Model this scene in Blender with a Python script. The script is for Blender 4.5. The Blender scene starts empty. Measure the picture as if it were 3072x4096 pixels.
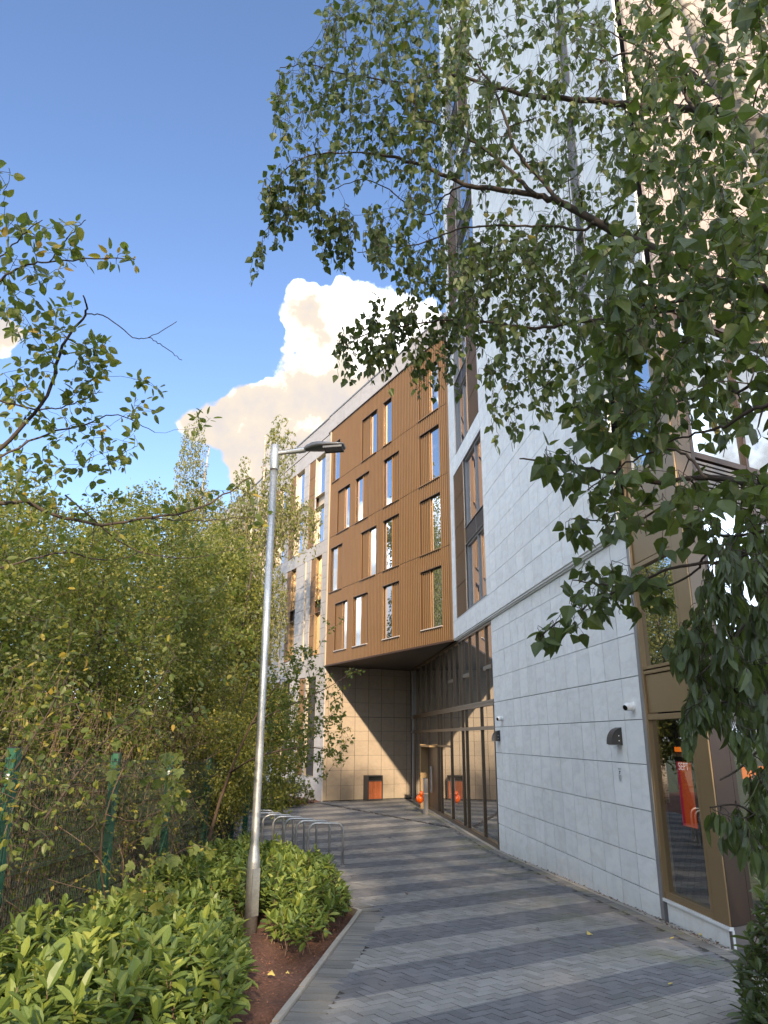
import bpy, bmesh, math, random
import numpy as np
from mathutils import Matrix, Vector
random.seed(7); rng = np.random.default_rng(7)
SC = bpy.context.scene
COL = SC.collection
RAD = math.radians

# ---------------------------------------------------------------- camera
F_PX, PITCH, ROLL = 2925.6, RAD(17.144), RAD(0.2456)
cd = bpy.data.cameras.new('camera'); cam = bpy.data.objects.new('camera', cd); COL.objects.link(cam)
cd.sensor_fit = 'VERTICAL'; cd.sensor_height = 36.0; cd.lens = 36.0 * F_PX / 4096.0
cd.clip_start = 0.05; cd.clip_end = 3000
cam.matrix_world = Matrix.Rotation(RAD(90) + PITCH, 4, 'X') @ Matrix.Rotation(ROLL, 4, 'Z')
SC.camera = cam

# ---------------------------------------------------------------- sun, sky, exposure
SUN_AZ, SUN_EL = RAD(174.3), RAD(24)          # azimuth clockwise from +Y
sdir = Vector((math.sin(SUN_AZ)*math.cos(SUN_EL), math.cos(SUN_AZ)*math.cos(SUN_EL), math.sin(SUN_EL)))
ld = bpy.data.lights.new('sun', 'SUN'); ld.energy = 2.0; ld.angle = RAD(0.9); ld.color = (1.0, 0.80, 0.56)
sun = bpy.data.objects.new('sun', ld); COL.objects.link(sun)
sun.rotation_euler = sdir.to_track_quat('Z', 'Y').to_euler(); sun.location = (0, -20, 30)

vs = SC.view_settings
vs.view_transform = 'Standard'; vs.look = 'None'; vs.gamma = 1.0; vs.exposure = 2.25; vs.use_curve_mapping = False

def ray(x, y):
    a = x - 1536; b = 2048 - y; ro = -ROLL
    X = (a*math.cos(ro) + b*math.sin(ro)) / F_PX; Y = (-a*math.sin(ro) + b*math.cos(ro)) / F_PX
    c, s = math.cos(PITCH), math.sin(PITCH)
    return Vector((X, c - Y*s, s + Y*c)).normalized()
def at(x, y, t): return ray(x, y) * t

world = bpy.data.worlds.new('World'); SC.world = world; world.use_nodes = True
wt = world.node_tree; wt.nodes.clear()
def N(nt, typ, **kw):
    n = nt.nodes.new(typ)
    for k, v in kw.items():
        if k.startswith('i_'):
            key = k[2:]; key = int(key) if key.isdigit() else key.replace('_', ' ')
            n.inputs[key].default_value = v
        else: setattr(n, k, v)
    return n
def L(nt, a, b): nt.links.new(a, b)
def math_(nt, op, a, b=None, c=None, clamp=False):
    n = nt.nodes.new('ShaderNodeMath'); n.operation = op; n.use_clamp = clamp
    for i, v in enumerate((a, b, c)):
        if v is None: continue
        if isinstance(v, (int, float)): n.inputs[i].default_value = v
        else: L(nt, v, n.inputs[i])
    return n.outputs[0]
def mixc(nt, f, a, b, typ='MIX'):
    n = nt.nodes.new('ShaderNodeMix'); n.data_type = 'RGBA'; n.blend_type = typ
    for s_, v in ((n.inputs[0], f), (n.inputs[6], a), (n.inputs[7], b)):
        if isinstance(v, (int, float)): s_.default_value = v
        elif isinstance(v, tuple): s_.default_value = v if len(v) == 4 else v + (1,)
        else: L(nt, v, s_)
    return n.outputs[2]
def ramp(nt, v, stops, interp='LINEAR'):
    n = nt.nodes.new('ShaderNodeValToRGB'); n.color_ramp.interpolation = interp
    e = n.color_ramp.elements
    while len(e) < len(stops): e.new(0.5)
    for el, (p, c) in zip(e, stops):
        el.position = p; el.color = c if len(c) == 4 else tuple(c) + (1,)
    L(nt, v, n.inputs[0]); return n.outputs[0]

sky = N(wt, 'ShaderNodeTexSky'); sky.sky_type = 'NISHITA'; sky.sun_disc = False
sky.sun_elevation = SUN_EL; sky.sun_rotation = SUN_AZ; sky.air_density = 1.0; sky.dust_density = 0.4; sky.ozone_density = 2.0
bg = N(wt, 'ShaderNodeBackground', i_Strength=0.064)
hsv = N(wt, 'ShaderNodeHueSaturation', i_Saturation=1.0, i_Value=1.0); L(wt, sky.outputs[0], hsv.inputs['Color']); L(wt, mixc(wt, 1.0, hsv.outputs[0], (0.86, 0.88, 0.985), 'MULTIPLY'), bg.inputs[0])
tc = N(wt, 'ShaderNodeTexCoord'); dirv = tc.outputs['Generated']
nz = N(wt, 'ShaderNodeTexNoise', i_Scale=7.0, i_Detail=9.0, i_Roughness=0.62); L(wt, dirv, nz.inputs['Vector'])
nzf = N(wt, 'ShaderNodeTexNoise', i_Scale=3.1, i_Detail=5.0, i_Roughness=0.5); L(wt, dirv, nzf.inputs['Vector'])
wn = N(wt, 'ShaderNodeTexNoise', i_Scale=5.5, i_Detail=4.0, i_Roughness=0.55); L(wt, dirv, wn.inputs['Vector'])
wv = N(wt, 'ShaderNodeVectorMath', operation='SUBTRACT'); L(wt, wn.outputs['Color'], wv.inputs[0]); wv.inputs[1].default_value = (0.5, 0.5, 0.5)
ws = N(wt, 'ShaderNodeVectorMath', operation='SCALE'); L(wt, wv.outputs[0], ws.inputs[0]); ws.inputs['Scale'].default_value = 0.20
wd = N(wt, 'ShaderNodeVectorMath', operation='ADD'); L(wt, dirv, wd.inputs[0]); L(wt, ws.outputs[0], wd.inputs[1])
blob = None
for (bx, by, rx, wgt) in [(1450, 1480, 0.115, 1.0), (1620, 1300, 0.09, 1.0), (1250, 1330, 0.065, 1.0), (1330, 1640, 0.13, 1.0), (1700, 1500, 0.10, 1.0), (880, 1680, 0.070, 1.0), (1040, 1740, 0.09, 1.0), (-20, 1420, 0.045, 1.0)]:
    d = ray(bx, by)
    vm = N(wt, 'ShaderNodeVectorMath', operation='DISTANCE'); L(wt, wd.outputs[0], vm.inputs[0]); vm.inputs[1].default_value = d
    m = N(wt, 'ShaderNodeMapRange', interpolation_type='SMOOTHSTEP', i_1=rx*1.35, i_2=rx*0.35, i_3=0.0, i_4=wgt); L(wt, vm.outputs['Value'], m.inputs[0])
    blob = m.outputs[0] if blob is None else math_(wt, 'MAXIMUM', blob, m.outputs[0])
sepd = N(wt, 'ShaderNodeSeparateXYZ'); L(wt, dirv, sepd.inputs[0])
# unseen cumulus over the rest of the sky, added to lift light in shade
lowm = N(wt, 'ShaderNodeMapRange', i_1=1.0, i_2=0.15, i_3=0.45, i_4=0.75); L(wt, sepd.outputs[2], lowm.inputs[0])
clr = N(wt, 'ShaderNodeVectorMath', operation='DISTANCE'); L(wt, dirv, clr.inputs[0]); clr.inputs[1].default_value = ray(1100, 700)
clm = N(wt, 'ShaderNodeMapRange', interpolation_type='SMOOTHSTEP', i_1=0.45, i_2=0.9, i_3=0.0, i_4=1.0); L(wt, clr.outputs['Value'], clm.inputs[0])
gen = math_(wt, 'MULTIPLY', lowm.outputs[0], clm.outputs[0])
gen2 = math_(wt, 'MULTIPLY', math_(wt, 'SUBTRACT', nzf.outputs[0], 0.42), 2.2)
gen3 = math_(wt, 'MULTIPLY', math_(wt, 'ADD', gen2, gen), clm.outputs[0], clamp=True)
dens = math_(wt, 'ADD', math_(wt, 'MULTIPLY', math_(wt, 'MAXIMUM', blob, gen3), 0.75), math_(wt, 'MULTIPLY', math_(wt, 'SUBTRACT', nz.outputs[0], 0.5), 1.25))
cm = N(wt, 'ShaderNodeMapRange', interpolation_type='SMOOTHSTEP', i_1=0.33, i_2=0.47, i_3=0.0, i_4=1.0); L(wt, dens, cm.inputs[0])
def nzo(o, sc):
    vmo = N(wt, 'ShaderNodeVectorMath', operation='ADD'); L(wt, dirv, vmo.inputs[0]); vmo.inputs[1].default_value = o
    n_ = N(wt, 'ShaderNodeTexNoise', i_Scale=sc, i_Detail=6.0, i_Roughness=0.55); L(wt, vmo.outputs[0], n_.inputs['Vector']); return n_.outputs[0]
relief = math_(wt, 'ADD', math_(wt, 'SUBTRACT', nzo((0, 0, 0), 9.0), nzo((0.02, -0.01, 0.03), 9.0)), math_(wt, 'SUBTRACT', nzo((0, 0, 0), 3.5), nzo((0.05, -0.02, 0.07), 3.5)))
core = math_(wt, 'SUBTRACT', math_(wt, 'MULTIPLY', dens, 0.66), math_(wt, 'MULTIPLY', relief, 2.4))
ccol = ramp(wt, core, [(0.10, (1.0, 0.99, 0.97)), (0.28, (0.44, 0.41, 0.365)), (0.50, (0.275, 0.24, 0.20)), (0.9, (0.235, 0.215, 0.205))])
ccol = mixc(wt, 1.0, ccol, mixc(wt, clm.outputs[0], (1.0, 1.0, 1.0), (1.02, 1.22, 1.55)), 'MULTIPLY')   # the unseen added clouds are tinted cool to make shade bluer
bgc = N(wt, 'ShaderNodeBackground', i_Strength=0.78); L(wt, ccol, bgc.inputs[0])
mx = N(wt, 'ShaderNodeMixShader'); L(wt, cm.outputs[0], mx.inputs[0]); L(wt, bg.outputs[0], mx.inputs[1]); L(wt, bgc.outputs[0], mx.inputs[2])
wo = N(wt, 'ShaderNodeOutputWorld'); L(wt, mx.outputs[0], wo.inputs[0])

# ---------------------------------------------------------------- materials
def newmat(name):
    m = bpy.data.materials.new(name); m.use_nodes = True
    nt = m.node_tree; b = nt.nodes['Principled BSDF']
    return m, nt, b
def setb(b, base=None, rough=None, metal=None, spec=None):
    if base is not None: b.inputs['Base Color'].default_value = tuple(base) + (1,)
    if rough is not None: b.inputs['Roughness'].default_value = rough
    if metal is not None: b.inputs['Metallic'].default_value = metal
    if spec is not None: b.inputs['Specular IOR Level'].default_value = spec
def rnd(nt):   # per piece random value, the same for a single object and for one island of a joined mesh
    g = N(nt, 'ShaderNodeNewGeometry'); o = N(nt, 'ShaderNodeObjectInfo')
    return math_(nt, 'FRACT', math_(nt, 'ADD', g.outputs['Random Per Island'], o.outputs['Random']))
def pos(nt): return N(nt, 'ShaderNodeNewGeometry').outputs['Position']
def noise(nt, vec, scale, detail=4, rough=0.5, dist=0.0):
    n = N(nt, 'ShaderNodeTexNoise', i_Scale=scale, i_Detail=detail, i_Roughness=rough, i_Distortion=dist)
    L(nt, vec, n.inputs['Vector']); return n.outputs[0]
def bump(nt, b, h, strength=0.2, dist=0.01):
    n = N(nt, 'ShaderNodeBump', i_Strength=strength, i_Distance=dist); L(nt, h, n.inputs['Height']); L(nt, n.outputs[0], b.inputs['Normal'])
def simple(name, base, rough=0.5, metal=0.0, var=0.12, scale=8.0, bmp=0.0):
    m, nt, b = newmat(name); setb(b, base, rough, metal)
    n = noise(nt, pos(nt), scale, 5, 0.6)
    v = math_(nt, 'ADD', math_(nt, 'MULTIPLY', math_(nt, 'SUBTRACT', n, 0.5), var*2), 1.0)
    v = math_(nt, 'ADD', v, math_(nt, 'MULTIPLY', math_(nt, 'SUBTRACT', rnd(nt), 0.5), var*0.5))
    c = N(nt, 'ShaderNodeCombineColor'); [L(nt, v, c.inputs[i]) for i in range(3)]
    L(nt, mixc(nt, 1.0, tuple(base), c.outputs[0], 'MULTIPLY'), b.inputs['Base Color'])
    if bmp: bump(nt, b, noise(nt, pos(nt), scale*6, 4, 0.6), bmp, 0.004)
    return m

def stone_mat(name, base):
    m, nt, b = newmat(name); setb(b, base, 0.62, 0.0, 0.35)
    p = pos(nt); r = rnd(nt)
    off = N(nt, 'ShaderNodeVectorMath', operation='ADD'); L(nt, p, off.inputs[0])
    cx = N(nt, 'ShaderNodeCombineXYZ'); L(nt, math_(nt, 'MULTIPLY', r, 37.0), cx.inputs[0]); L(nt, math_(nt, 'MULTIPLY', r, 11.0), cx.inputs[2]); L(nt, cx.outputs[0], off.inputs[1])
    mp = N(nt, 'ShaderNodeMapping'); mp.inputs['Scale'].default_value = (1.0, 1.0, 2.6); L(nt, off.outputs[0], mp.inputs[0])
    w = N(nt, 'ShaderNodeTexWave', i_Scale=1.1, i_Distortion=9.0, i_Detail=4.0); w.inputs['Detail Scale'].default_value = 1.4; L(nt, mp.outputs[0], w.inputs[0])
    n1 = noise(nt, mp.outputs[0], 2.2, 6, 0.6, 0.8); n2 = noise(nt, off.outputs[0], 14.0, 4, 0.6)
    col = ramp(nt, n1, [(0.32, tuple(c*0.91 for c in base)), (0.5, base), (0.7, (base[0]*1.06, base[1]*1.04, base[2]*1.0))])
    vein = math_(nt, 'POWER', w.outputs['Fac'], 6.0)
    col = mixc(nt, math_(nt, 'MULTIPLY', vein, 0.22), col, (base[0]*0.80, base[1]*0.72, base[2]*0.62))
    v = math_(nt, 'ADD', 0.93, math_(nt, 'ADD', math_(nt, 'MULTIPLY', r, 0.09), math_(nt, 'MULTIPLY', n2, 0.06)))
    c = N(nt, 'ShaderNodeCombineColor'); [L(nt, v, c.inputs[i]) for i in range(3)]
    col = mixc(nt, 1.0, col, c.outputs[0], 'MULTIPLY')
    # rain streaks and splash dirt near the foot
    st = N(nt, 'ShaderNodeMapping'); st.inputs['Scale'].default_value = (5.0, 5.0, 0.35); L(nt, p, st.inputs[0])
    stn = noise(nt, st.outputs[0], 1.6, 4, 0.6)
    col = mixc(nt, math_(nt, 'MULTIPLY', math_(nt, 'SUBTRACT', stn, 0.54, clamp=True), 0.6), col, (0.30, 0.28, 0.24))
    sp = N(nt, 'ShaderNodeSeparateXYZ'); L(nt, p, sp.inputs[0])
    lowz = N(nt, 'ShaderNodeMapRange', i_1=-2.0, i_2=-2.5, i_3=0.0, i_4=0.55); L(nt, sp.outputs[2], lowz.inputs[0])
    col = mixc(nt, math_(nt, 'MULTIPLY', lowz.outputs[0], noise(nt, p, 5.0, 5, 0.7)), col, (0.22, 0.20, 0.15))
    L(nt, col, b.inputs['Base Color']); bump(nt, b, n2, 0.08, 0.003)
    return m
M_STONE = stone_mat('pale_stone', (0.78, 0.785, 0.785))
M_STONE2 = stone_mat('stone_sunlit_beige', (0.33, 0.268, 0.205))  # same pale stone, darkened and warmed to carry its sunlit look
M_STONE3 = stone_mat('stone_sunlit_pink', (0.36, 0.30, 0.275))  # same pale stone, its pinkish sunlit tone put into the colour
M_STONE4 = stone_mat('stone_sunlit_grey', (0.40, 0.38, 0.38))  # same pale stone again, greyed to the tone it shows in sun
M_CORE = simple('dark_joint_backing', (0.035, 0.034, 0.033), 0.9)
M_TRIM = simple('grey_metal_trim', (0.27, 0.26, 0.26), 0.45, 0.3, 0.06)
M_CREAM = simple('cream_metal_lining', (0.50, 0.42, 0.32), 0.45, 0.15, 0.05)
M_COPPER = simple('copper_coloured_cladding', (0.225, 0.128, 0.055), 0.42, 0.40, 0.10, 1.5)
M_COPPER_D = simple('shade_darkened_copper_sheet', (0.055, 0.025, 0.011), 0.6, 0.2, 0.08, 1.5)  # darker than the fins: shade of the gaps is in the colour
M_GOLD = simple('gold_anodised_frame', (0.32, 0.215, 0.11), 0.36, 0.45, 0.06, 3)
M_BRONZE = simple('bronze_frame', (0.12, 0.082, 0.05), 0.36, 0.45, 0.06, 3)
M_BROWN = simple('dark_brown_frame', (0.055, 0.033, 0.023), 0.4, 0.4, 0.06, 3)
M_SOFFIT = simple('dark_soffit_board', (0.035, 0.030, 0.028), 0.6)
M_SILL = simple('pale_metal_sill', (0.55, 0.47, 0.42), 0.4, 0.2, 0.05)
M_LOUVRE = simple('grey_louvre_metal', (0.17, 0.15, 0.14), 0.45, 0.4, 0.05)

def glass_mat(name, tint, refl, rough=0.012, wav=0.04):
    m, nt, b = newmat(name); setb(b, tint, 0.35, 0.0, 0.3)
    g = N(nt, 'ShaderNodeBsdfGlossy', i_Roughness=rough); g.inputs['Color'].default_value = (0.93, 0.95, 0.97, 1)
    fr = N(nt, 'ShaderNodeFresnel', i_IOR=1.5)
    f = math_(nt, 'ADD', math_(nt, 'MULTIPLY', fr.outputs[0], 1.0-refl), refl, clamp=True)
    bp = N(nt, 'ShaderNodeBump', i_Strength=wav, i_Distance=0.02); L(nt, noise(nt, pos(nt), 1.3, 2, 0.4), bp.inputs['Height']); L(nt, bp.outputs[0], g.inputs['Normal'])
    mxs = N(nt, 'ShaderNodeMixShader'); L(nt, f, mxs.inputs[0]); L(nt, b.outputs[0], mxs.inputs[1]); L(nt, g.outputs[0], mxs.inputs[2])
    L(nt, mxs.outputs[0], nt.nodes['Material Output'].inputs[0]); return m
M_GLASS = glass_mat('dark_window_glass', (0.012, 0.016, 0.02), 0.55)
M_GLASS_C = glass_mat('curtain_wall_glass', (0.006, 0.008, 0.010), 0.50, 0.006, 0.03)
def clear_glass(name):
    m = bpy.data.materials.new(name); m.use_nodes = True; nt = m.node_tree; nt.nodes.clear()
    g = N(nt, 'ShaderNodeBsdfGlossy', i_Roughness=0.008); t = N(nt, 'ShaderNodeBsdfTransparent'); t.inputs[0].default_value = (0.62, 0.66, 0.66, 1)
    fr = N(nt, 'ShaderNodeFresnel', i_IOR=1.5)
    f = math_(nt, 'ADD', math_(nt, 'MULTIPLY', fr.outputs[0], 0.66), 0.34, clamp=True)
    bf = N(nt, 'ShaderNodeNewGeometry').outputs['Backfacing']; front = math_(nt, 'SUBTRACT', 1.0, bf); f = math_(nt, 'MULTIPLY', f, front)   # one reflection per pane
    L(nt, mixc(nt, bf, (0.66, 0.70, 0.70), (1.0, 1.0, 1.0)), t.inputs[0])
    bp = N(nt, 'ShaderNodeBump', i_Strength=0.03, i_Distance=0.02); L(nt, noise(nt, pos(nt), 1.3, 2, 0.4), bp.inputs['Height']); L(nt, bp.outputs[0], g.inputs['Normal'])
    mxs = N(nt, 'ShaderNodeMixShader'); L(nt, f, mxs.inputs[0]); L(nt, t.outputs[0], mxs.inputs[1]); L(nt, g.outputs[0], mxs.inputs[2])
    o = N(nt, 'ShaderNodeOutputMaterial'); L(nt, mxs.outputs[0], o.inputs[0]); return m
M_CLEAR = clear_glass('clear_window_glass')

def leaf_mat(name, stops, trans=0.35, rough=0.45, spec=0.4, tcol=(0.32, 0.42, 0.05)):
    m, nt, b = newmat(name); setb(b, None, rough, 0.0, spec)
    r = rnd(nt); p = pos(nt)
    v = math_(nt, 'ADD', math_(nt, 'MULTIPLY', r, 0.9), math_(nt, 'MULTIPLY', math_(nt, 'SUBTRACT', noise(nt, p, 1.7, 3), 0.42), 0.45), clamp=True)
    col = ramp(nt, v, stops)
    fine = noise(nt, p, 90.0, 3, 0.6)
    col = mixc(nt, 0.35, col, mixc(nt, fine, (0.02, 0.03, 0.008), (0.16, 0.18, 0.06)))
    L(nt, col, b.inputs['Base Color'])
    t = N(nt, 'ShaderNodeBsdfTranslucent'); L(nt, mixc(nt, 0.5, mixc(nt, 1.0, col, (3.0, 3.0, 2.0), 'MULTIPLY'), tcol), t.inputs[0])
    mxs = N(nt, 'ShaderNodeMixShader', i_Fac=trans); L(nt, b.outputs[0], mxs.inputs[1]); L(nt, t.outputs[0], mxs.inputs[2])
    L(nt, mxs.outputs[0], nt.nodes['Material Output'].inputs[0]); return m
G1 = [(0.0, (0.020, 0.038, 0.011)), (0.45, (0.038, 0.066, 0.016)), (0.8, (0.070, 0.105, 0.022)), (0.95, (0.12, 0.15, 0.03)), (1.0, (0.36, 0.25, 0.03))]
M_BIRCH = leaf_mat('birch_leaf', G1, 0.28, tcol=(0.16, 0.24, 0.03))
M_BELT = leaf_mat('woodland_leaf', [(0.0, (0.045, 0.064, 0.015)), (0.5, (0.135, 0.155, 0.028)), (0.85, (0.25, 0.24, 0.045)), (1.0, (0.34, 0.27, 0.04))], 0.30)
M_BELT_Y = leaf_mat('yellowing_woodland_leaf', [(0.0, (0.055, 0.065, 0.012)), (0.5, (0.13, 0.14, 0.022)), (0.85, (0.26, 0.22, 0.03)), (1.0, (0.42, 0.30, 0.04))], 0.30)
M_OVER = leaf_mat('alder_leaf', [(0.0, (0.035, 0.055, 0.015)), (0.5, (0.08, 0.11, 0.022)), (0.8, (0.14, 0.16, 0.03)), (0.88, (0.40, 0.30, 0.04)), (1.0, (0.42, 0.20, 0.04))], 0.36)
M_DARKLEAF = leaf_mat('drooping_dark_leaf', [(0.0, (0.022, 0.036, 0.022)), (0.6, (0.045, 0.07, 0.035)), (1.0, (0.085, 0.13, 0.035))], 0.22, 0.38)
M_LAUREL = leaf_mat('laurel_leaf', [(0.0, (0.045, 0.080, 0.022)), (0.45, (0.105, 0.165, 0.034)), (0.8, (0.20, 0.25, 0.045)), (1.0, (0.33, 0.34, 0.06))], 0.22, 0.42, 0.3)
M_VINE = leaf_mat('vine_leaf', [(0.0, (0.06, 0.085, 0.03)), (0.7, (0.12, 0.15, 0.045)), (1.0, (0.24, 0.23, 0.05))], 0.3, 0.6, 0.2)
M_YLEAF = simple('fallen_yellow_leaf', (0.50, 0.38, 0.10), 0.6)
M_BARK = simple('dark_bark', (0.055, 0.040, 0.030), 0.85, 0, 0.35, 18, 0.4)
M_TWIG = simple('reddish_twig_bark', (0.12, 0.075, 0.05), 0.8, 0, 0.35, 12)
def birch_bark():
    m, nt, b = newmat('white_birch_bark'); setb(b, (0.5, 0.47, 0.42), 0.7)
    p = pos(nt); mp = N(nt, 'ShaderNodeMapping'); mp.inputs['Scale'].default_value = (6, 6, 26); L(nt, p, mp.inputs[0])
    n = noise(nt, mp.outputs[0], 1.0, 5, 0.65, 0.6); n2 = noise(nt, p, 5.0, 4)
    col = mixc(nt, n2, (0.30, 0.24, 0.19), (0.56, 0.51, 0.45))
    col = mixc(nt, ramp(nt, n, [(0.50, (0, 0, 0)), (0.60, (1, 1, 1))]), col, (0.09, 0.065, 0.05))
    L(nt, col, b.inputs['Base Color']); bump(nt, b, n, 0.4, 0.01); return m
M_BIRCHBARK = birch_bark()

# ---------------------------------------------------------------- object helpers
def inside(x, y, poly):
    c = False; j = len(poly)-1
    for i in range(len(poly)):
        (xi, yi), (xj, yj) = poly[i], poly[j]
        if (yi > y) != (yj > y) and x < (xj-xi)*(y-yi)/(yj-yi)+xi: c = not c
        j = i
    return c
WM = {}
def tag(o, label=None, cat=None, group=None, kind=None):
    if label: o['label'] = label
    if cat: o['category'] = cat
    if group: o['group'] = group
    if kind: o['kind'] = kind
    return o
def link(o, parent=None, world=None):
    COL.objects.link(o)
    W = world if world is not None else Matrix.Identity(4)
    if parent is not None:
        o.parent = parent; o.matrix_parent_inverse = WM[parent.name].inverted()
    o.matrix_basis = W; WM[o.name] = W; return o
def thing(name, label, cat, loc=(0, 0, 0), group=None):
    o = bpy.data.objects.new(name, None); o.empty_display_size = 0.3
    link(o, None, Matrix.Translation(Vector(loc))); return tag(o, label, cat, group)
def np_mesh(name, V, faces, mat, smooth=False):
    """V (n,3) array; faces: list of (m,k) int arrays."""
    me = bpy.data.meshes.new(name); V = np.asarray(V, dtype=np.float32)
    me.vertices.add(len(V)); me.vertices.foreach_set('co', V.ravel())
    faces = [np.asarray(f, dtype=np.int32) for f in faces if len(f)]
    loops = np.concatenate([f.ravel() for f in faces]); tot = np.concatenate([np.full(len(f), f.shape[1], dtype=np.int32) for f in faces])
    start = np.concatenate([[0], np.cumsum(tot)[:-1]]).astype(np.int32)
    me.loops.add(len(loops)); me.loops.foreach_set('vertex_index', loops)
    me.polygons.add(len(tot)); me.polygons.foreach_set('loop_start', start); me.polygons.foreach_set('loop_total', tot)
    me.polygons.foreach_set('use_smooth', np.full(len(tot), bool(smooth)))
    me.update(calc_edges=True); me.materials.append(mat); return me
def mobj(name, me, parent=None, world=None): return link(bpy.data.objects.new(name, me), parent, world)

CUBE_V = np.array([(x, y, z) for z in (-.5, .5) for y in (-.5, .5) for x in (-.5, .5)], dtype=float)
CUBE_F = np.array([(0, 2, 3, 1), (4, 5, 7, 6), (0, 1, 5, 4), (2, 6, 7, 3), (0, 4, 6, 2), (1, 3, 7, 5)])
_cubes = {}
def cube_mesh(name, mat):
    k = (name, mat.name)
    if k not in _cubes: _cubes[k] = np_mesh(name, CUBE_V, [CUBE_F], mat)
    return _cubes[k]
class Batch:
    def __init__(s): s.V = []; s.F = {}; s.n = 0
    def box(s, M):
        A = np.array(M); s.add(CUBE_V @ A[:3, :3].T + A[:3, 3], [CUBE_F])
    def add(s, V, faces):
        for f in faces:
            f = np.asarray(f); s.F.setdefault(f.shape[1], []).append(f + s.n)
        s.V.append(np.asarray(V, dtype=float)); s.n += len(V)
    def build(s, name, mat, parent=None, kind=None, smooth=False):
        if not s.n: return None
        me = np_mesh(name, np.concatenate(s.V), [np.concatenate(v) for v in s.F.values()], mat, smooth)
        return tag(mobj(name, me, parent), kind=kind)
class Fac:
    """a vertical facade: s along it, z up, d outwards"""
    def __init__(f, P0, az, flip):
        a = RAD(az); f.u = Vector((math.sin(a), math.cos(a), 0)); f.w = Vector((-f.u.y, f.u.x, 0)); f.P = Vector((P0[0], P0[1], 0)); f.fl = flip
    def pt(f, s, z, d=0.0): return f.P + f.u*(s*f.fl) + f.w*d + Vector((0, 0, z))
    def M(f, s0, s1, z0, z1, d0, d1):
        c = f.pt((s0+s1)/2, (z0+z1)/2, (d0+d1)/2); a, b_, c_ = abs(s1-s0), abs(d1-d0), abs(z1-z0)
        m = Matrix.Identity(4)
        for i in range(3): m[i][0] = f.u[i]*a; m[i][1] = f.w[i]*b_; m[i][2] = (0, 0, 1)[i]*c_; m[i][3] = c[i]
        return m
def piece(name, mat, parent, M): return mobj(name, cube_mesh(name, mat), parent, M)
def bulk(name, parent, items, cap=300):
    """items: (matrix, material); the ones that show largest become parts, the rest one stuff part per material"""
    def size(it):
        m = it[0]; c = m.translation; inv = cam.matrix_world.inverted() @ c
        l = sorted([m.col[i].length for i in range(3)]); r = l[2]*l[1] / max(c.length, 1)**2
        if inv.z > 0: r *= 0.01
        else:
            X = -inv.x/inv.z*F_PX; Y = -inv.y/inv.z*F_PX
            if abs(X) > 1650 or abs(Y) > 2150: r *= 0.01
        return -r
    items = sorted(items, key=size)
    for M, mt in items[:cap]: piece(name, mt, parent, M)
    rest = {}
    for M, mt in items[cap:]: rest.setdefault(mt.name, Batch()).box(M)
    for k, b in rest.items(): b.build(name, bpy.data.materials[k], parent, 'stuff')
def subtract(rects, h):
    out = []
    for a0, a1, b0, b1 in rects:
        h0, h1, g0, g1 = h
        if h1 <= a0 or h0 >= a1 or g1 <= b0 or g0 >= b1: out.append((a0, a1, b0, b1)); continue
        if h0 > a0: out.append((a0, h0, b0, b1))
        if h1 < a1: out.append((h1, a1, b0, b1))
        m0, m1 = max(a0, h0), min(a1, h1)
        if g0 > b0: out.append((m0, m1, b0, g0))
        if g1 < b1: out.append((m0, m1, g1, b1))
    return out
def prism(name, poly, z0, z1, mat, parent=None):
    n = len(poly); V = [(x, y, z) for z in (z0, z1) for x, y in poly]
    bm = bmesh.new(); vs_ = [bm.verts.new(v) for v in V]
    bm.faces.new(vs_[:n]); bm.faces.new(vs_[n:])
    for i in range(n): bm.faces.new((vs_[i], vs_[(i+1) % n], vs_[n+(i+1) % n], vs_[n+i]))
    bmesh.ops.recalc_face_normals(bm, faces=bm.faces)
    me = bpy.data.meshes.new(name); bm.to_mesh(me); bm.free(); me.materials.append(mat); return mobj(name, me, parent)
def tubes(B, pts, radii, sides=5):
    P = np.asarray(pts, dtype=float); n = len(P)
    T = np.gradient(P, axis=0); T /= np.linalg.norm(T, axis=1)[:, None] + 1e-9
    up = np.array([0, 0, 1.0]) if abs(T[0][2]) < .9 else np.array([1.0, 0, 0])
    A = np.cross(T, up); A /= np.linalg.norm(A, axis=1)[:, None] + 1e-9; C = np.cross(T, A)
    th = np.arange(sides)*2*np.pi/sides; R = np.broadcast_to(np.asarray(radii, dtype=float), (n,))
    V = P[:, None, :] + R[:, None, None]*(np.cos(th)[None, :, None]*A[:, None, :] + np.sin(th)[None, :, None]*C[:, None, :])
    i = np.arange(n-1)[:, None]*sides; j = np.arange(sides)[None, :]; k = (j+1) % sides
    F = np.stack([i+j, i+k, i+sides+k, i+sides+j], -1).reshape(-1, 4)
    B.add(V.reshape(-1, 3), [F] + ([np.array([list(range(sides))[::-1]]), np.array([list(range((n-1)*sides, n*sides))])] if sides > 3 else []))
def spline(pts, n):
    P = np.asarray(pts, dtype=float); t = np.arange(len(P)); tt = np.linspace(0, len(P)-1, n)
    out = []
    Q = np.vstack([2*P[0]-P[1], P, 2*P[-1]-P[-2]])
    for x in tt:
        i = min(int(x), len(P)-2); f = x-i; a, b, c, d = Q[i], Q[i+1], Q[i+2], Q[i+3]
        out.append(0.5*((2*b)+(-a+c)*f+(2*a-5*b+4*c-d)*f*f+(-a+3*b-3*c+d)*f**3))
    return np.array(out)
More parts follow.
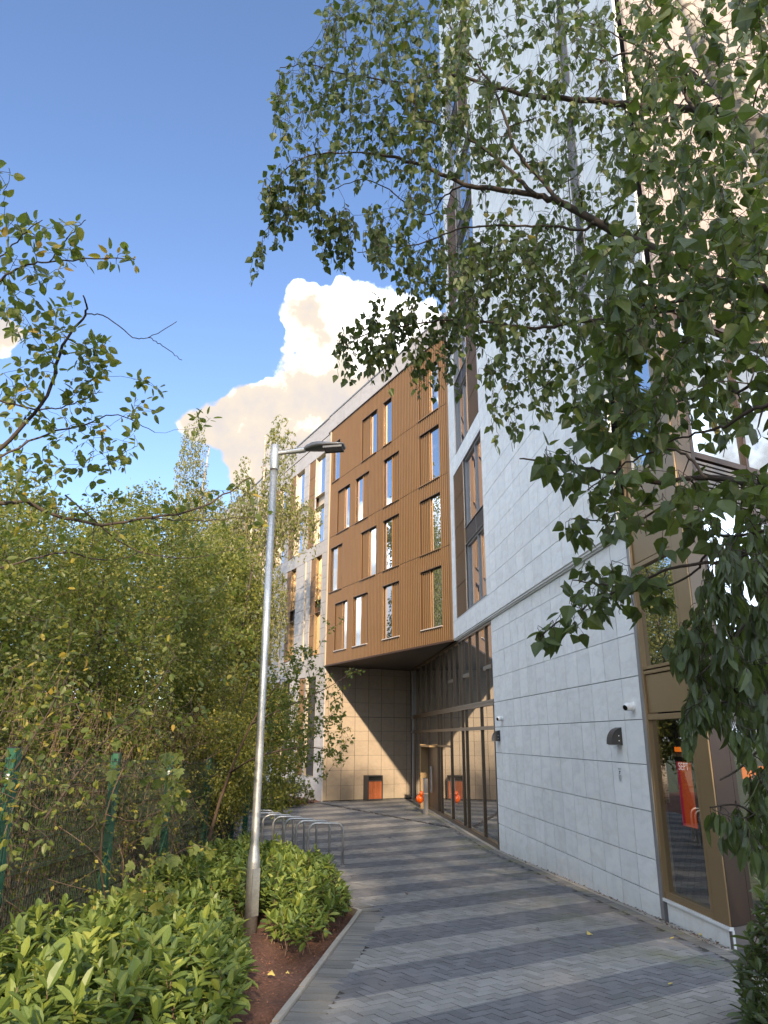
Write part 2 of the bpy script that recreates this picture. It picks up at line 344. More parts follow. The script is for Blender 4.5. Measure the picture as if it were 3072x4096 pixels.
def window(parent, fac, s0, s1, z0, z1, dep, fm, gm, mull=(), trans=(), fw=0.05, lining=None, extra_d=0.0, fd=0.05):
    s0, s1 = min(s0, s1), max(s0, s1); b = Batch(); D = -dep + extra_d
    for a in ((s0, s0+fw, z0, z1), (s1-fw, s1, z0, z1), (s0+fw, s1-fw, z1-fw, z1), (s0+fw, s1-fw, z0, z0+fw)): b.box(fac.M(*a, D-0.02, D+fd))
    for m in mull: b.box(fac.M(m-fw*.45, m+fw*.45, z0+fw, z1-fw, D-0.015, D+fd-.004))
    for t in trans: b.box(fac.M(s0+fw, s1-fw, t-fw*.45, t+fw*.45, D-0.018, D+fd-.008))
    w = b.build('window', fm, parent)
    if dep > 0.06:
        l = Batch(); t = 0.012
        for a in ((s0-t, s0, z0-t, z1+t), (s1, s1+t, z0-t, z1+t), (s0, s1, z1, z1+t), (s0, s1, z0-t, z0)): l.box(fac.M(*a, D-0.02, 0.006))
        l.build('reveal', lining or fm, w)
    piece('pane', gm, w, fac.M(s0+fw*.5, s1-fw*.5, z0+fw*.5, z1-fw*.5, D-0.008, D+0.004))
    return w
# ---------------------------------------------------------------- site coordinates (metres, camera at the origin, plaza at z = -2.54)
PZ = -2.54
R0 = (3.636, 10.519); K0 = (-2.53, 32.35); J0 = (2.224, 23.382); C0 = (3.795, 8.94); M0 = (1.262, 34.406)
P1 = Fac(R0, -5.76, 1); P2 = Fac(J0, -5.76, 1); P5 = Fac(K0, -28, -1); P4 = Fac(M0, 242, 1); P3 = Fac(C0, 240.3, -1)
E60 = (math.sin(RAD(60.3)), math.cos(RAD(60.3))); E62 = (0.883, 0.469)
def off(p, e, t): return (p[0]+e[0]*t, p[1]+e[1]*t)
def gz(y): return PZ + 0.0366*(18.9-y) if y < 18.9 else PZ
SOF = 2.96; TOP = 29.0

# ================================================================= ground
KERB = [(-1.75, -1.0), (-0.81, 6.45), (-0.30, 11.06), (-0.43, 11.30), (-3.6, 16.2), (-6.5, 21.0), (-6.5, 27.3), (-2.9, 31.6)]
PAVE = [(6.8, -1.0), (6.8, 10.6), (3.795+.02, 8.98), (1.262, 34.406), (-2.53, 32.35)] + KERB[::-1][0:]
def grid_sheet(name, x0, x1, y0, y1, nx, ny, zf, mat):
    X, Y = np.meshgrid(np.linspace(x0, x1, nx), np.linspace(y0, y1, ny)); Z = np.vectorize(zf)(X, Y)
    i = np.arange(ny-1)[:, None]*nx + np.arange(nx-1)[None, :]
    F = np.stack([i, i+1, i+nx+1, i+nx], -1).reshape(-1, 4)
    return mobj(name, np_mesh(name, np.stack([X, Y, Z], -1).reshape(-1, 3), [F], mat, True))
M_GROUND = simple('rough_grass_ground', (0.06, 0.075, 0.03), 0.95, 0, 0.4, 2.0, 0.3)
tag(grid_sheet('ground', -600, 600, -600, 700, 61, 66, lambda x, y: (PZ if y > 18.9 else PZ+0.0366*(18.9-max(y, -30)))-0.30, M_GROUND), kind='structure')

def soil_mat():
    m, nt, b = newmat('red_brown_mulch'); setb(b, None, 0.95)
    p = pos(nt); n = noise(nt, p, 28, 6, 0.7); n2 = noise(nt, p, 3.0, 4, 0.6)
    col = ramp(nt, n, [(0.3, (0.055, 0.022, 0.014)), (0.55, (0.15, 0.062, 0.038)), (0.75, (0.26, 0.13, 0.08))])
    col = mixc(nt, math_(nt, 'MULTIPLY', n2, 0.5), col, (0.07, 0.04, 0.025)); L(nt, col, b.inputs['Base Color']); bump(nt, b, n, 0.9, 0.03); return m
M_SOIL = soil_mat()
def soil_z(x, y): return gz(y) - 0.035 + 0.05*math.sin(x*5.1+y*2.3)*math.cos(y*4.1) + (0.05 if x < -1.1 else 0)
tag(grid_sheet('planting_bed_soil', -14, 0.2, -2, 36, 90, 200, lambda x, y: soil_z(x, y)-0.02-(0.22 if inside(x, y, PAVE) else 0), M_SOIL), kind='structure')

# ---- paving
WALLLINE = lambda y: P1.P.x + (y-P1.P.y)*(-5.76*math.pi/180)
def paver_mat(name, base, border=False):
    m, nt, b = newmat(name); setb(b, None, 0.82, 0, 0.25)
    p = pos(nt); r = rnd(nt)
    if not border:
        a = RAD(56); sp = N(nt, 'ShaderNodeSeparateXYZ'); L(nt, p, sp.inputs[0])
        # distance across the stripes (stripes run along azimuth 56)
        q = math_(nt, 'ADD', math_(nt, 'MULTIPLY', sp.outputs[0], -math.cos(a)), math_(nt, 'MULTIPLY', sp.outputs[1], math.sin(a)))
        ph = math_(nt, 'FRACT', math_(nt, 'DIVIDE', math_(nt, 'ADD', q, -6.76+14.2), 1.42))
        lite = math_(nt, 'LESS_THAN', ph, 0.5)
        # the stripes stop half a metre short of the wall
        dw = math_(nt, 'ADD', math_(nt, 'MULTIPLY', math_(nt, 'SUBTRACT', sp.outputs[0], R0[0]), -0.995), math_(nt, 'MULTIPLY', math_(nt, 'SUBTRACT', sp.outputs[1], R0[1]), -0.1004))
        lite = math_(nt, 'MULTIPLY', lite, math_(nt, 'GREATER_THAN', dw, 0.42))
        col = mixc(nt, lite, (0.128, 0.126, 0.132), (0.218, 0.208, 0.196))
    else:
        col = base; rgb = N(nt, 'ShaderNodeRGB'); rgb.outputs[0].default_value = tuple(base)+(1,); col = rgb.outputs[0]
    v = math_(nt, 'ADD', 0.84, math_(nt, 'MULTIPLY', r, 0.30)); v = math_(nt, 'ADD', v, math_(nt, 'MULTIPLY', math_(nt, 'SUBTRACT', noise(nt, p, 60, 3, .7), .5), 0.5))
    v = math_(nt, 'ADD', v, math_(nt, 'MULTIPLY', math_(nt, 'SUBTRACT', noise(nt, p, 0.8, 4, .6), .5), 0.35))
    c = N(nt, 'ShaderNodeCombineColor'); [L(nt, v, c.inputs[i]) for i in range(3)]
    col = mixc(nt, 1.0, col, c.outputs[0], 'MULTIPLY')
    # moss and lichen in patches along the wall side
    sp2 = N(nt, 'ShaderNodeSeparateXYZ'); L(nt, p, sp2.inputs[0])
    dw2 = math_(nt, 'ADD', math_(nt, 'MULTIPLY', math_(nt, 'SUBTRACT', sp2.outputs[0], R0[0]), -0.995), math_(nt, 'MULTIPLY', math_(nt, 'SUBTRACT', sp2.outputs[1], R0[1]), -0.1004))
    near = N(nt, 'ShaderNodeMapRange', i_1=2.2, i_2=0.5, i_3=0.0, i_4=1.0); L(nt, dw2, near.inputs[0])
    ms = math_(nt, 'MULTIPLY', near.outputs[0], ramp(nt, noise(nt, p, 1.1, 5, 0.65), [(0.48, (0, 0, 0)), (0.66, (1, 1, 1))]))
    col = mixc(nt, math_(nt, 'MULTIPLY', ms, 0.6), col, (0.13, 0.135, 0.055))
    L(nt, col, b.inputs['Base Color']); bump(nt, b, noise(nt, p, 120, 3, .7), 0.25, 0.003); return m
M_PAVE = paver_mat('striped_block_paving', (0.2, 0.2, 0.2)); M_BORD = paver_mat('dark_border_block', (0.17, 0.16, 0.145), True)
M_JOINT = simple('paving_joint_sand', (0.045, 0.043, 0.040), 0.95, 0, 0.3, 30)
M_SLAB = simple('pale_concrete_edging', (0.30, 0.27, 0.23), 0.85, 0, 0.25, 9, 0.3)

def sheet_poly(name, poly, dz, mat, parent=None):
    bm = bmesh.new(); pts = []
    # split at the change of slope
    def clip(poly, keep):
        out = []
        for i in range(len(poly)):
            a, b = poly[i], poly[(i+1) % len(poly)]; ia, ib = keep(a[1]), keep(b[1])
            if ia: out.append(a)
            if ia != ib: t = (18.9-a[1])/(b[1]-a[1]); out.append((a[0]+(b[0]-a[0])*t, 18.9))
        return out
    for keep in (lambda y: y <= 18.9, lambda y: y > 18.9):
        q = clip(poly, keep)
        if len(q) > 2: bm.faces.new([bm.verts.new((x, y, gz(y)+dz)) for x, y in q])
    bmesh.ops.triangulate(bm, faces=bm.faces)
    me = bpy.data.meshes.new(name); bm.to_mesh(me); bm.free(); me.materials.append(mat); return mobj(name, me, parent)
pavement = tag(sheet_poly('pavement', PAVE, -0.012, M_JOINT), kind='structure')
BA = RAD(56); bu = np.array([math.sin(BA), math.cos(BA)]); bv = np.array([-bu[1], bu[0]])
def kerb_dist(x, y):
    d = 9
    for (ax, ay), (bx, by) in zip(KERB[:3], KERB[1:4]):
        t = max(0, min(1, ((x-ax)*(bx-ax)+(y-ay)*(by-ay))/((bx-ax)**2+(by-ay)**2))); d = min(d, math.hypot(x-ax-t*(bx-ax), y-ay-t*(by-ay)))
    return d
def brick_M(cx, cy, ang, l, w, h=0.05):
    z = gz(cy) - h/2 + random.uniform(-.0022, .0022)
    sl = 0.0366 if cy < 18.9 else 0
    n = Vector((random.uniform(-.012, .012), sl + random.uniform(-.012, .012), 1)).normalized()
    u = Vector((math.sin(ang), math.cos(ang), 0)); u = (u - n*u.dot(n)).normalized(); v = n.cross(u)
    m = Matrix.Identity(4)
    for i in range(3): m[i][0] = u[i]*l; m[i][1] = v[i]*w; m[i][2] = n[i]*h; m[i][3] = (cx, cy, z)[i]
    return m
items = []
cell = 0.1
for i in range(-420, 420):
    for j in range(-420, 420):
        k = (i - j) % 4
        if k == 0: cx, cy, hor = (i+1.0)*cell, (j+0.5)*cell, True
        elif k == 2: cx, cy, hor = (i+0.5)*cell, (j+0.0)*cell, False
        else: continue
        if k == 2: cy = (j)*cell + 0.0
        w_ = bu*cx + bv*cy; x, y = float(w_[0]), float(w_[1])
        if y < 4.2 or y > 34.6 or x < -7 or x > 6.7 or not inside(x, y, PAVE): continue
        if kerb_dist(x, y) < 0.30 and y < 11.6: continue
        dw = -(x-R0[0])*0.995 - (y-R0[1])*0.1004
        if dw < 0.30: continue
        if abs((x+2.31)*8.3+(y-31.37)*4.6)/9.49 < 0.11 and y < 31.6: continue        # drain channel
        items.append((brick_M(x, y, BA if hor else BA+math.pi/2, 0.194, 0.094), M_PAVE))
bulk('brick', pavement, items)
# border courses along the kerb and along the wall
bord = []
for (ax, ay), (bx, by) in zip(KERB[:4], KERB[1:5]):
    ln = math.hypot(bx-ax, by-ay); ang = math.atan2(bx-ax, by-ay); nx, ny = (by-ay)/ln, -(bx-ax)/ln
    for q in range(int(ln/0.105)):
        t = (q+.5)*0.105/ln
        for rr in (0.105, 0.31) if False else (0.105,):
            x, y = ax+(bx-ax)*t+nx*0.185, ay+(by-ay)*t+ny*0.185
            if 4.2 < y < 16: bord.append((brick_M(x, y, ang+math.pi/2, 0.30, 0.098), M_BORD))
for q in range(0, 230):
    s = q*0.105 + 0.05
    p_ = P1.pt(s-2.0, 0, 0.195)
    for dd in (0.195, ):
        p_ = P1.pt(s-2.0, 0, dd)
        if p_.y < 34.2: bord.append((brick_M(p_.x, p_.y, RAD(-5.76)+math.pi/2, 0.17, 0.098), M_PAVE))
bb = Batch(); [bb.box(m) for m, _ in bord if True]
bb.build('border_brick', M_BORD, pavement, 'stuff')
# slabs tight against the wall foot
b = Batch()
for q in range(0, 44):
    s = -1.6 + q*0.6; p_ = P1.pt(s+0.3, 0, 0.055)
    if p_.y < 34: b.box(brick_M(p_.x, p_.y, RAD(-5.76), 0.592, 0.10, 0.04))
b.build('edging_strip', M_SLAB, pavement)
# linear drain channel across the entrance
b = Batch()
A_, B_ = Vector((-2.31, 31.37, 0)), Vector((2.20, 23.2, 0)); dl = (B_-A_).normalized()
for q in range(int((B_-A_).length/0.5)):
    c = A_ + dl*(q+.5)*0.5; b.box(brick_M(c.x, c.y, math.atan2(dl.x, dl.y), 0.485, 0.07, 0.045))
b.build('drain_channel', simple('black_drain_grating', (0.02, 0.02, 0.022), 0.5, 0.5), pavement)
# kerb of precast lengths, each a piece
kerb = thing('kerb', 'low pale concrete edging between the red mulch bed and the paving', 'kerb', (-0.6, 8, gz(8)))
for (ax, ay), (bx, by) in zip(KERB[:4], KERB[1:5]):
    ln = math.hypot(bx-ax, by-ay); n = max(1, round(ln/0.915)); ang = math.atan2(bx-ax, by-ay)
    for q in range(n):
        t = (q+.5)/n; x, y = ax+(bx-ax)*t, ay+(by-ay)*t
        m = brick_M(x, y, ang, ln/n-0.006, 0.052, 0.15); m[2][3] += 0.022
        piece('kerb_stone', M_SLAB, kerb, m)

# ================================================================= stone wing
stone = thing('stone_wing', 'tall pale stone panelled wing on the right with bronze corner bay and glazed entrance wall', 'building', (C0[0], C0[1], PZ))
J2 = off(J0, (0.1, -0.995), 0)
def inset(p, dx, dy): return (p[0]+dx, p[1]+dy)
ct = [P2.pt(-14.5+1.75, 0, -0.15)[:2], P2.pt(-0.02, 0, -0.15)[:2], off(P2.pt(-0.02, 0, -0.15)[:2], E60, 14), off(P3.pt(2.9, 0, -0.15)[:2], E60, 11), P3.pt(2.9, 0, -.15)[:2]]
corner_in = (C0[0]+0.15*0.0+0.10, C0[1]+0.35)
core_hi = [P2.pt(-14.30, 0, -0.15)[:2], P2.pt(-0.02, 0, -0.15)[:2], off(P2.pt(-0.02, 0, -0.15)[:2], E60, 14), off(P3.pt(0.3, 0, -0.15)[:2], E60, 13.7), P3.pt(0.22, 0, -.15)[:2]]
prism('core_wall', core_hi, 5.90, TOP-0.1, M_CORE, stone)
core_lo = [P1.pt(0.15, 0, -0.12)[:2], P1.pt(23.9, 0, -0.12)[:2], off(P1.pt(23.9, 0, -0.12)[:2], E60, 10), off(P1.pt(0.15, 0, -0.12)[:2], E60, 12)]
prism('core_wall', core_lo, PZ-0.3, 5.90, M_CORE, stone)
# lower wall panels on P1
items = []
LOW_V = [0.10 + 0.6*i for i in range(15)]
LOW_Z = [-3.0, -1.95, -1.536, -0.936, -0.336, 0.264, 0.864, 1.464, 2.064, 2.60, 2.93]
G = 0.009
for a, b_ in zip(LOW_V[:-1], LOW_V[1:]):
    for c, d in zip(LOW_Z[:-1], LOW_Z[1:]):
        g1 = 0.012 if abs(d-0.864) < .01 or abs(d+1.95) < .01 else G
        items.append((P1.M(a+G, b_-G, c+0.002, d-g1, -0.045, 0.0+random.uniform(-.001, .001)), M_STONE))
bulk('stone_panel', stone, items)
# grey edge trim next to the bay, and sill plinth
piece('corner_trim', M_TRIM, stone, P1.M(0.0, 0.095, PZ, 2.93, -0.16, 0.004))
b = Batch(); b.box(P1.M(-0.06, -1.55, -2.75, -2.0, -0.06, -0.02)); b.box(P1.M(-0.0, -1.575, -2.0, -1.965, -0.04, 0.01)); b.build('plinth', M_STONE, stone)
# ledge under the projecting upper wall
b = Batch(); b.box(P1.M(0.0, 12.95, 2.955, 2.985, -0.2, 0.085)); b.box(P1.M(0.0, 12.9, 2.93, 2.954, -0.2, 0.045)); b.build('ledge', M_STONE, stone)

# upper wall P2 : openings in its own coordinates (s' = 0 at the left edge, negative towards the camera)
OFF12 = 12.95
strips = []
z = 3.56; kind = 0
ops = [(-4.58, -0.62, 3.56, 8.27, 'A'), (-4.45, -1.10, 8.85, 13.60, 'B'), (-4.58, -0.62, 14.15, 18.9, 'A'), (-4.45, -1.10, 19.45, 24.2, 'B')]
slots = [(-12.62, -12.02, 6.55, 11.3), (-12.62, -12.02, 11.9, 16.6), (-12.62, -12.02, 17.2, 22.0)]
bayhole = (-14.7, -12.88, 2.9, 5.88)
items = []
V2 = [-14.52, -14.0] + [round(-14.0+0.6*i, 3) for i in range(1, 23)] + [-0.42, 0.0]
V2 = sorted(set(v for v in V2 if v <= 0))
Z2 = [2.99]
base = 3.53
while base < TOP:
    Z2 += [base] + [base+0.44+0.565*i for i in range(4)]; base += 2.70
Z2 = [z for z in Z2 if z < TOP] + [TOP]
thick = set(round(3.53+2.7*i, 3) for i in range(12))
holes = [o[:4] for o in ops] + slots + [bayhole]
for a, b_ in zip(V2[:-1], V2[1:]):
    for c, d in zip(Z2[:-1], Z2[1:]):
        rs = [(a, b_, c, d)]
        for h in holes: rs = subtract(rs, h)
        for r in rs:
            if r[1]-r[0] < 0.03 or r[3]-r[2] < 0.03: continue
            g1 = 0.013 if round(d, 3) in thick else G
            items.append((P2.M(r[0]+G, r[1]-G, r[2]+.002, r[3]-g1, -0.045, random.uniform(-.001, .001)), M_STONE))
# P3 upper wall
for a in np.arange(0.06, 9, 0.62):
    for c, d in zip(Z2[:-1], Z2[1:]):
        if c < 5.88: c = 5.88
        if d <= c: continue
        items.append((P3.M(a, a+0.61, c+.002, d-G, -0.045, 0), M_STONE3))
bulk('upper_stone_panel', stone, items)
prism('side_wall', [P2.pt(0, 0, 0)[:2], P2.pt(-0.1, 0, -0.16)[:2], off(P2.pt(-.1, 0, -0.16)[:2], E60, 13.9), off(P2.pt(0, 0, 0)[:2], E60, 14)], SOF, TOP, M_STONE, stone)
piece('parapet', M_TRIM, stone, P2.M(-14.5, 0, TOP, TOP+0.12, -0.4, 0.03))
def fins(fac, s0, s1, z0, z1, pitch, d0, d1, mat, w=0.045):
    n = max(1, int(round((s1-s0)/pitch))); out = []
    for i in range(n):
        c = s0 + (i+.5)*(s1-s0)/n; out.append((fac.M(c-w/2, c+w/2, z0, z1, d0, d1), mat))
    return out
fin_items = []
for (a, b_, c, d, k) in ops:
    piece('opening_backing', M_BROWN, stone, P2.M(a, b_, c, d, -0.148, -0.13))
    for ed in ((a-0.01, a+0.025, c, d), (b_-0.025, b_+0.01, c, d)): piece('opening_edge', M_TRIM, stone, P2.M(ed[0], ed[1], c, d, -0.14, 0.004))
    piece('opening_head', M_BROWN, stone, P2.M(a, b_, d-0.03, d, -0.14, 0.002))
    mid = (c+d)/2 - 0.15
    gl = (-4.55, -2.2) if k == 'A' else (-3.02, -1.16)
    fn = (-2.10, -0.66) if k == 'A' else (-4.42, -3.08)
    pr = (-2.2, -2.10) if k == 'A' else (-3.08, -3.02)
    sp0, sp1 = mid-0.25, mid+0.28
    for (u, v) in ((c+0.02, sp0), (sp1, d-0.04)):
        window(stone, P2, gl[0], gl[1], u, v, 0.10, M_TRIM, M_GLASS, mull=[gl[0]+(gl[1]-gl[0])*.42])
    lb = Batch()
    for q in range(9): lb.box(P2.M(gl[0], gl[1], sp0+0.02+q*.055, sp0+0.045+q*.055, -0.10, -0.03))
    lb.box(P2.M(gl[0]+(gl[1]-gl[0])*.42-.03, gl[0]+(gl[1]-gl[0])*.42+.03, sp0, sp1, -0.09, -0.02))
    lb.build('louvre', M_LOUVRE, stone)
    piece('bronze_post', M_GOLD, stone, P2.M(pr[0], pr[1], c, d, -0.125, 0.0))
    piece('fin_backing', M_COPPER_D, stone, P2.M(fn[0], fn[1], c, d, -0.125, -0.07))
    for q in range(5):
        zz0 = c + (d-c)*q/5; zz1 = c + (d-c)*(q+1)/5
        fin_items += fins(P2, fn[0], fn[1], zz0+0.015, zz1-0.015, 0.11, -0.07, -0.005, M_COPPER, 0.04)
bulk('metal_fin', stone, fin_items)
for (a, b_, c, d) in slots:
    window(stone, P2, a+0.02, b_-0.22, c, (c+d)/2-.3, 0.12, M_TRIM, M_GLASS)
    window(stone, P2, a+0.02, b_-0.22, (c+d)/2+.3, d, 0.12, M_TRIM, M_GLASS)
    lb = Batch()
    for q in range(10): lb.box(P2.M(a+.02, b_-.22, (c+d)/2-.28+q*.056, (c+d)/2-.255+q*.056, -0.10, -0.02))
    lb.build('louvre', M_LOUVRE, stone)
    piece('slot_lining', M_STONE, stone, P2.M(b_-0.215, b_-0.003, c, d, -0.145, -0.06))

# ---- bronze corner bay (P1 side s 0..-1.59, P3 side 0..2.9)
def bay_bits():
    b = Batch()
    # mullions, rails on the P1 side
    for a in ((-0.0, -0.055), (-1.185, -1.245),): b.box(P1.M(a[0], a[1], -1.96, 5.86, -0.16, -0.004))
    for a in ((-1.96, -1.89), (0.25, 0.32), (0.86, 0.905), (0.925, 0.965), (2.36, 2.42), (3.02, 3.10), (3.68, 3.76), (5.78, 5.86)): b.box(P1.M(-0.055, -1.185, a[0], a[1], -0.155, -0.010))
    b.build('bay_frame', M_GOLD, stone)
    for z0, z1 in ((-1.89, 0.25), (0.965, 2.36), (3.76, 5.78)):
        p = piece('window_pane', M_CLEAR if z0 < 0 else M_GLASS, stone, P1.M(-0.05, -1.19, z0, z1, -0.075, -0.065))
    for z0, z1 in ((0.33, 0.855), (2.43, 3.01), (3.11, 3.67)): piece('spandrel_panel', M_GOLD, stone, P1.M(-0.065, -1.175, z0+.012, z1-.012, -0.07, -0.03))
    for z0, z1 in ((-1.96, 0.29), (0.30, 0.90), (0.91, 2.92), (2.93, 3.66), (3.67, 5.86)): piece('corner_panel', M_GOLD, stone, P1.M(-1.25, -1.568, z0, z1-.008, -0.035, -0.004))
    for z0, z1 in ((-1.96, 0.29), (0.30, 0.90), (0.91, 2.92), (2.93, 3.66), (3.67, 5.86)): piece('corner_panel', M_BRONZE if z0 > 0.5 else M_BROWN, stone, P3.M(0.028, 0.36, z0, z1-.008, -0.03, -0.002))
    b = Batch()
    for a in ((0.362, 0.43), (1.55, 1.61), (2.80, 2.87)): b.box(P3.M(a[0], a[1], -1.96, 5.86, -0.13, 0.0))
    for a in ((-1.96, -1.89), (0.20, 0.27), (0.86, 0.93), (2.95, 3.02), (3.62, 3.70), (5.78, 5.86)): b.box(P3.M(0.43, 2.80, a[0], a[1], -0.12, -0.006))
    b.build('bay_frame', M_BROWN, stone)
    for s0, s1 in ((0.43, 1.55), (1.61, 2.80)):
        for z0, z1 in ((-1.89, 0.20), (0.93, 2.95), (3.70, 5.78)): piece('window_pane', M_CLEAR if z0 < 0 else M_GLASS, stone, P3.M(s0, s1, z0, z1, -0.06, -0.05))
        for q in range(9): piece('louvre_slat', M_LOUVRE, stone, P3.M(s0, s1, 3.05+q*.062, 3.085+q*.062, -0.08, -0.015)); piece('louvre_slat', M_LOUVRE, stone, P3.M(s0, s1, 0.29+q*.062, 0.32+q*.062, -0.08, -0.015))
    piece('plinth', M_LOUVRE, stone, P3.M(0.03, 2.9, -2.7, -1.97, -0.05, -0.02))
bay_bits()
piece('opening_head', M_BROWN, stone, P3.M(0.05, 2.9, 5.80, 5.875, -0.10, 0.02)); piece('opening_head', M_TRIM, stone, P2.M(-12.9, -14.5, 5.865, 5.885, -0.14, 0.0))
prism('bay_floor', [P1.pt(-0.1, 0, -0.18)[:2], P1.pt(-1.4, 0, -0.2)[:2], P3.pt(2.8, 0, -.2)[:2], (8.0, 14.0), (5.2, 14.5)], -2.0, -1.97, simple('room_floor', (0.06, 0.055, 0.05), 0.3), stone)
prism('bay_ceiling', [P1.pt(-0.02, 0, -0.17)[:2], P1.pt(-1.4, 0, -0.17)[:2], P3.pt(2.8, 0, -.17)[:2], (8.0, 14.0), (5.2, 14.5)], 0.9, 0.96, M_CORE, stone)
prism('bay_core', [P1.pt(0.1, 0, -0.20)[:2], P1.pt(-1.3, 0, -0.17)[:2], P3.pt(0.3, 0, -.17)[:2], P3.pt(2.85, 0, -.17)[:2], (8.0, 14.0), (5.0, 14.0)], 0.97, 5.9, M_CORE, stone)
prism('bay_back_wall', [(8.0, 14.0), (5.0, 14.2), (5.0, 14.4), (8.2, 14.2)], -2.0, 0.9, simple('dark_room_wall', (0.05, 0.045, 0.045), 0.8), stone)
prism('bay_side_wall', [P3.pt(2.9, 0, 0)[:2], P3.pt(8.9, 0, 0)[:2], P3.pt(8.9, 0, -.2)[:2], P3.pt(2.9, 0, -.2)[:2]], -3, 5.88, M_STONE, stone)

# ---- entrance curtain wall
gb = Batch()
DG = -0.05
lowm = [8.62, 10.07, 12.07, 12.62, 14.46, 16.38, 16.94, 19.12, 20.78, 21.30, 22.9]
for m_ in lowm: gb.box(P1.M(m_-.022, m_+.022, PZ, 0.84, DG-.03, DG+.045))
for m_ in [9.23, 10.34, 11.31, 12.26, 12.80, 13.75, 14.57, 15.6, 16.55, 17.05, 18.3, 19.6, 20.9, 22.2]: gb.box(P1.M(m_-.017, m_+.017, 0.90, 2.92, DG-.03, DG+.045))
for z_, h in ((0.84, .035), (0.915, .03), (0.25, .045), (2.90, .04), (PZ+.05, .05)): gb.box(P1.M(8.52, 23.9, z_-h, z_+h, DG-.028, DG+.055))
gb.box(P1.M(14.49, 16.91, -0.30, -0.24, DG-.026, DG+.05)); gb.box(P1.M(16.97, 21.3, -0.32, -0.24, DG-.026, DG+.05))
for s_, z_ in ((8.62, 1.78), (11.31, 1.78), (13.75, 1.78)): gb.box(P1.M(s_, s_+0.93, z_-.05, z_+.05, DG-.025, DG+.05))
gb.build('curtain_wall_frame', M_BRONZE, stone)
for a, b_ in zip([8.5]+lowm, lowm+[23.9]):
    if a == 16.94: # door opening
        piece('glass_pane', M_GLASS_C, stone, P1.M(a, b_, -0.24, 0.25, DG-.02, DG)); continue
    piece('glass_pane', M_GLASS_C, stone, P1.M(a, b_, PZ, 0.25, DG-.02, DG + random.uniform(-.002, .002)))
for a, b_ in zip([8.5, 10.07, 12.07, 14.46, 16.38, 19.12, 21.3], [10.07, 12.07, 14.46, 16.38, 19.12, 21.3, 23.9]): piece('glass_pane', M_GLASS_C, stone, P1.M(a, b_, 0.25, 0.87, DG-.02, DG + random.uniform(-.002, .002)))
um = [8.5, 9.23, 10.34, 11.31, 12.26, 12.80, 13.75, 14.57, 15.6, 16.55, 17.05, 18.3, 19.6, 20.9, 22.2, 23.9]
for a, b_ in zip(um[:-1], um[1:]): piece('glass_pane', M_GLASS_C, stone, P1.M(a, b_, 0.87, 2.95, DG-.02, DG + random.uniform(-.002, .002)))
# door with a deep bronze surround
dr = Batch(); dr.box(P1.M(19.06, 19.12, PZ, -0.24, -0.10, 0.30)); dr.box(P1.M(16.94, 19.06, -0.32, -0.26, -0.10, 0.30)); 
door = dr.build('door', M_GOLD, stone); piece('door_leaf', M_BROWN, door, P1.M(16.97, 18.02, PZ+.02, -0.33, -0.045, 0.0)); piece('door_leaf', M_BROWN, door, P1.M(18.04, 19.05, PZ+.02, -0.33, -0.045, 0.0))
hb = Batch()
for s_ in (17.93, 18.13): tubes(hb, [P1.pt(s_, -1.9, 0.06), P1.pt(s_, -1.0, 0.06)], [0.018, 0.018], 8)
hb.build('handle', M_TRIM, door)
piece('corner_pilaster', M_TRIM, stone, P1.M(23.15, 23.35, PZ, SOF-.03, -0.04, 0.03))

# ================================================================= copper clad wing (with the sunlit entrance wall below it)
cop = thing('copper_clad_wing', 'copper coloured ribbed metal building volume overhanging the entrance with scattered tall narrow windows', 'building', (K0[0], K0[1], PZ))
PC = [P5.pt(0.05, 0, -0.30)[:2], P5.pt(10.05, 0, -0.30)[:2], off(P5.pt(10.05, 0, -0.30)[:2], E62, 12), off(P5.pt(0.05, 0, -0.30)[:2], E62, 12)]
prism('core_wall', PC, 3.05, 14.0, M_CORE, cop)
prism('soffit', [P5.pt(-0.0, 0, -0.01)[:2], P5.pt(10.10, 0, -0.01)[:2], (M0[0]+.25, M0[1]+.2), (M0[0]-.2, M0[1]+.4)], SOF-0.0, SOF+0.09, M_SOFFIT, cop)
W5 = {  # storey: list of (window s0, s1, panel s0, s1)
    0: (3.51, 5.51, [(1.69, 2.17, 0.98, 1.69), (2.80, 3.47, 3.47, 4.04), (5.38, 6.05, 6.05, 6.66), (8.78, 9.53, 8.20, 8.78)]),
    1: (6.13, 8.10, [(0.38, 1.07, 1.07, 1.60), (4.09, 4.73, 3.42, 4.09), (5.40, 6.05, 6.05, 6.66), (8.85, 9.52, 8.20, 8.85)]),
    2: (8.69, 10.65, [(1.69, 2.20, 1.00, 1.69), (2.86, 3.50, 3.50, 4.06), (5.42, 6.05, 6.05, 6.67), (8.86, 9.52, 8.22, 8.86)]),
    3: (11.29, 13.20, [(0.38, 1.07, 0.0, 0.0), (4.15, 4.73, 3.41, 4.15), (5.38, 6.05, 0, 0), (8.92, 9.53, 8.20, 8.92)])}
FL = [SOF+.02, 6.11, 8.67, 11.26, 13.98]
items = []; back = Batch(); flash = Batch()
PITCH5 = 0.1195; S0, S1 = 0.10, 10.12
ns = int((S1-S0)/PITCH5)
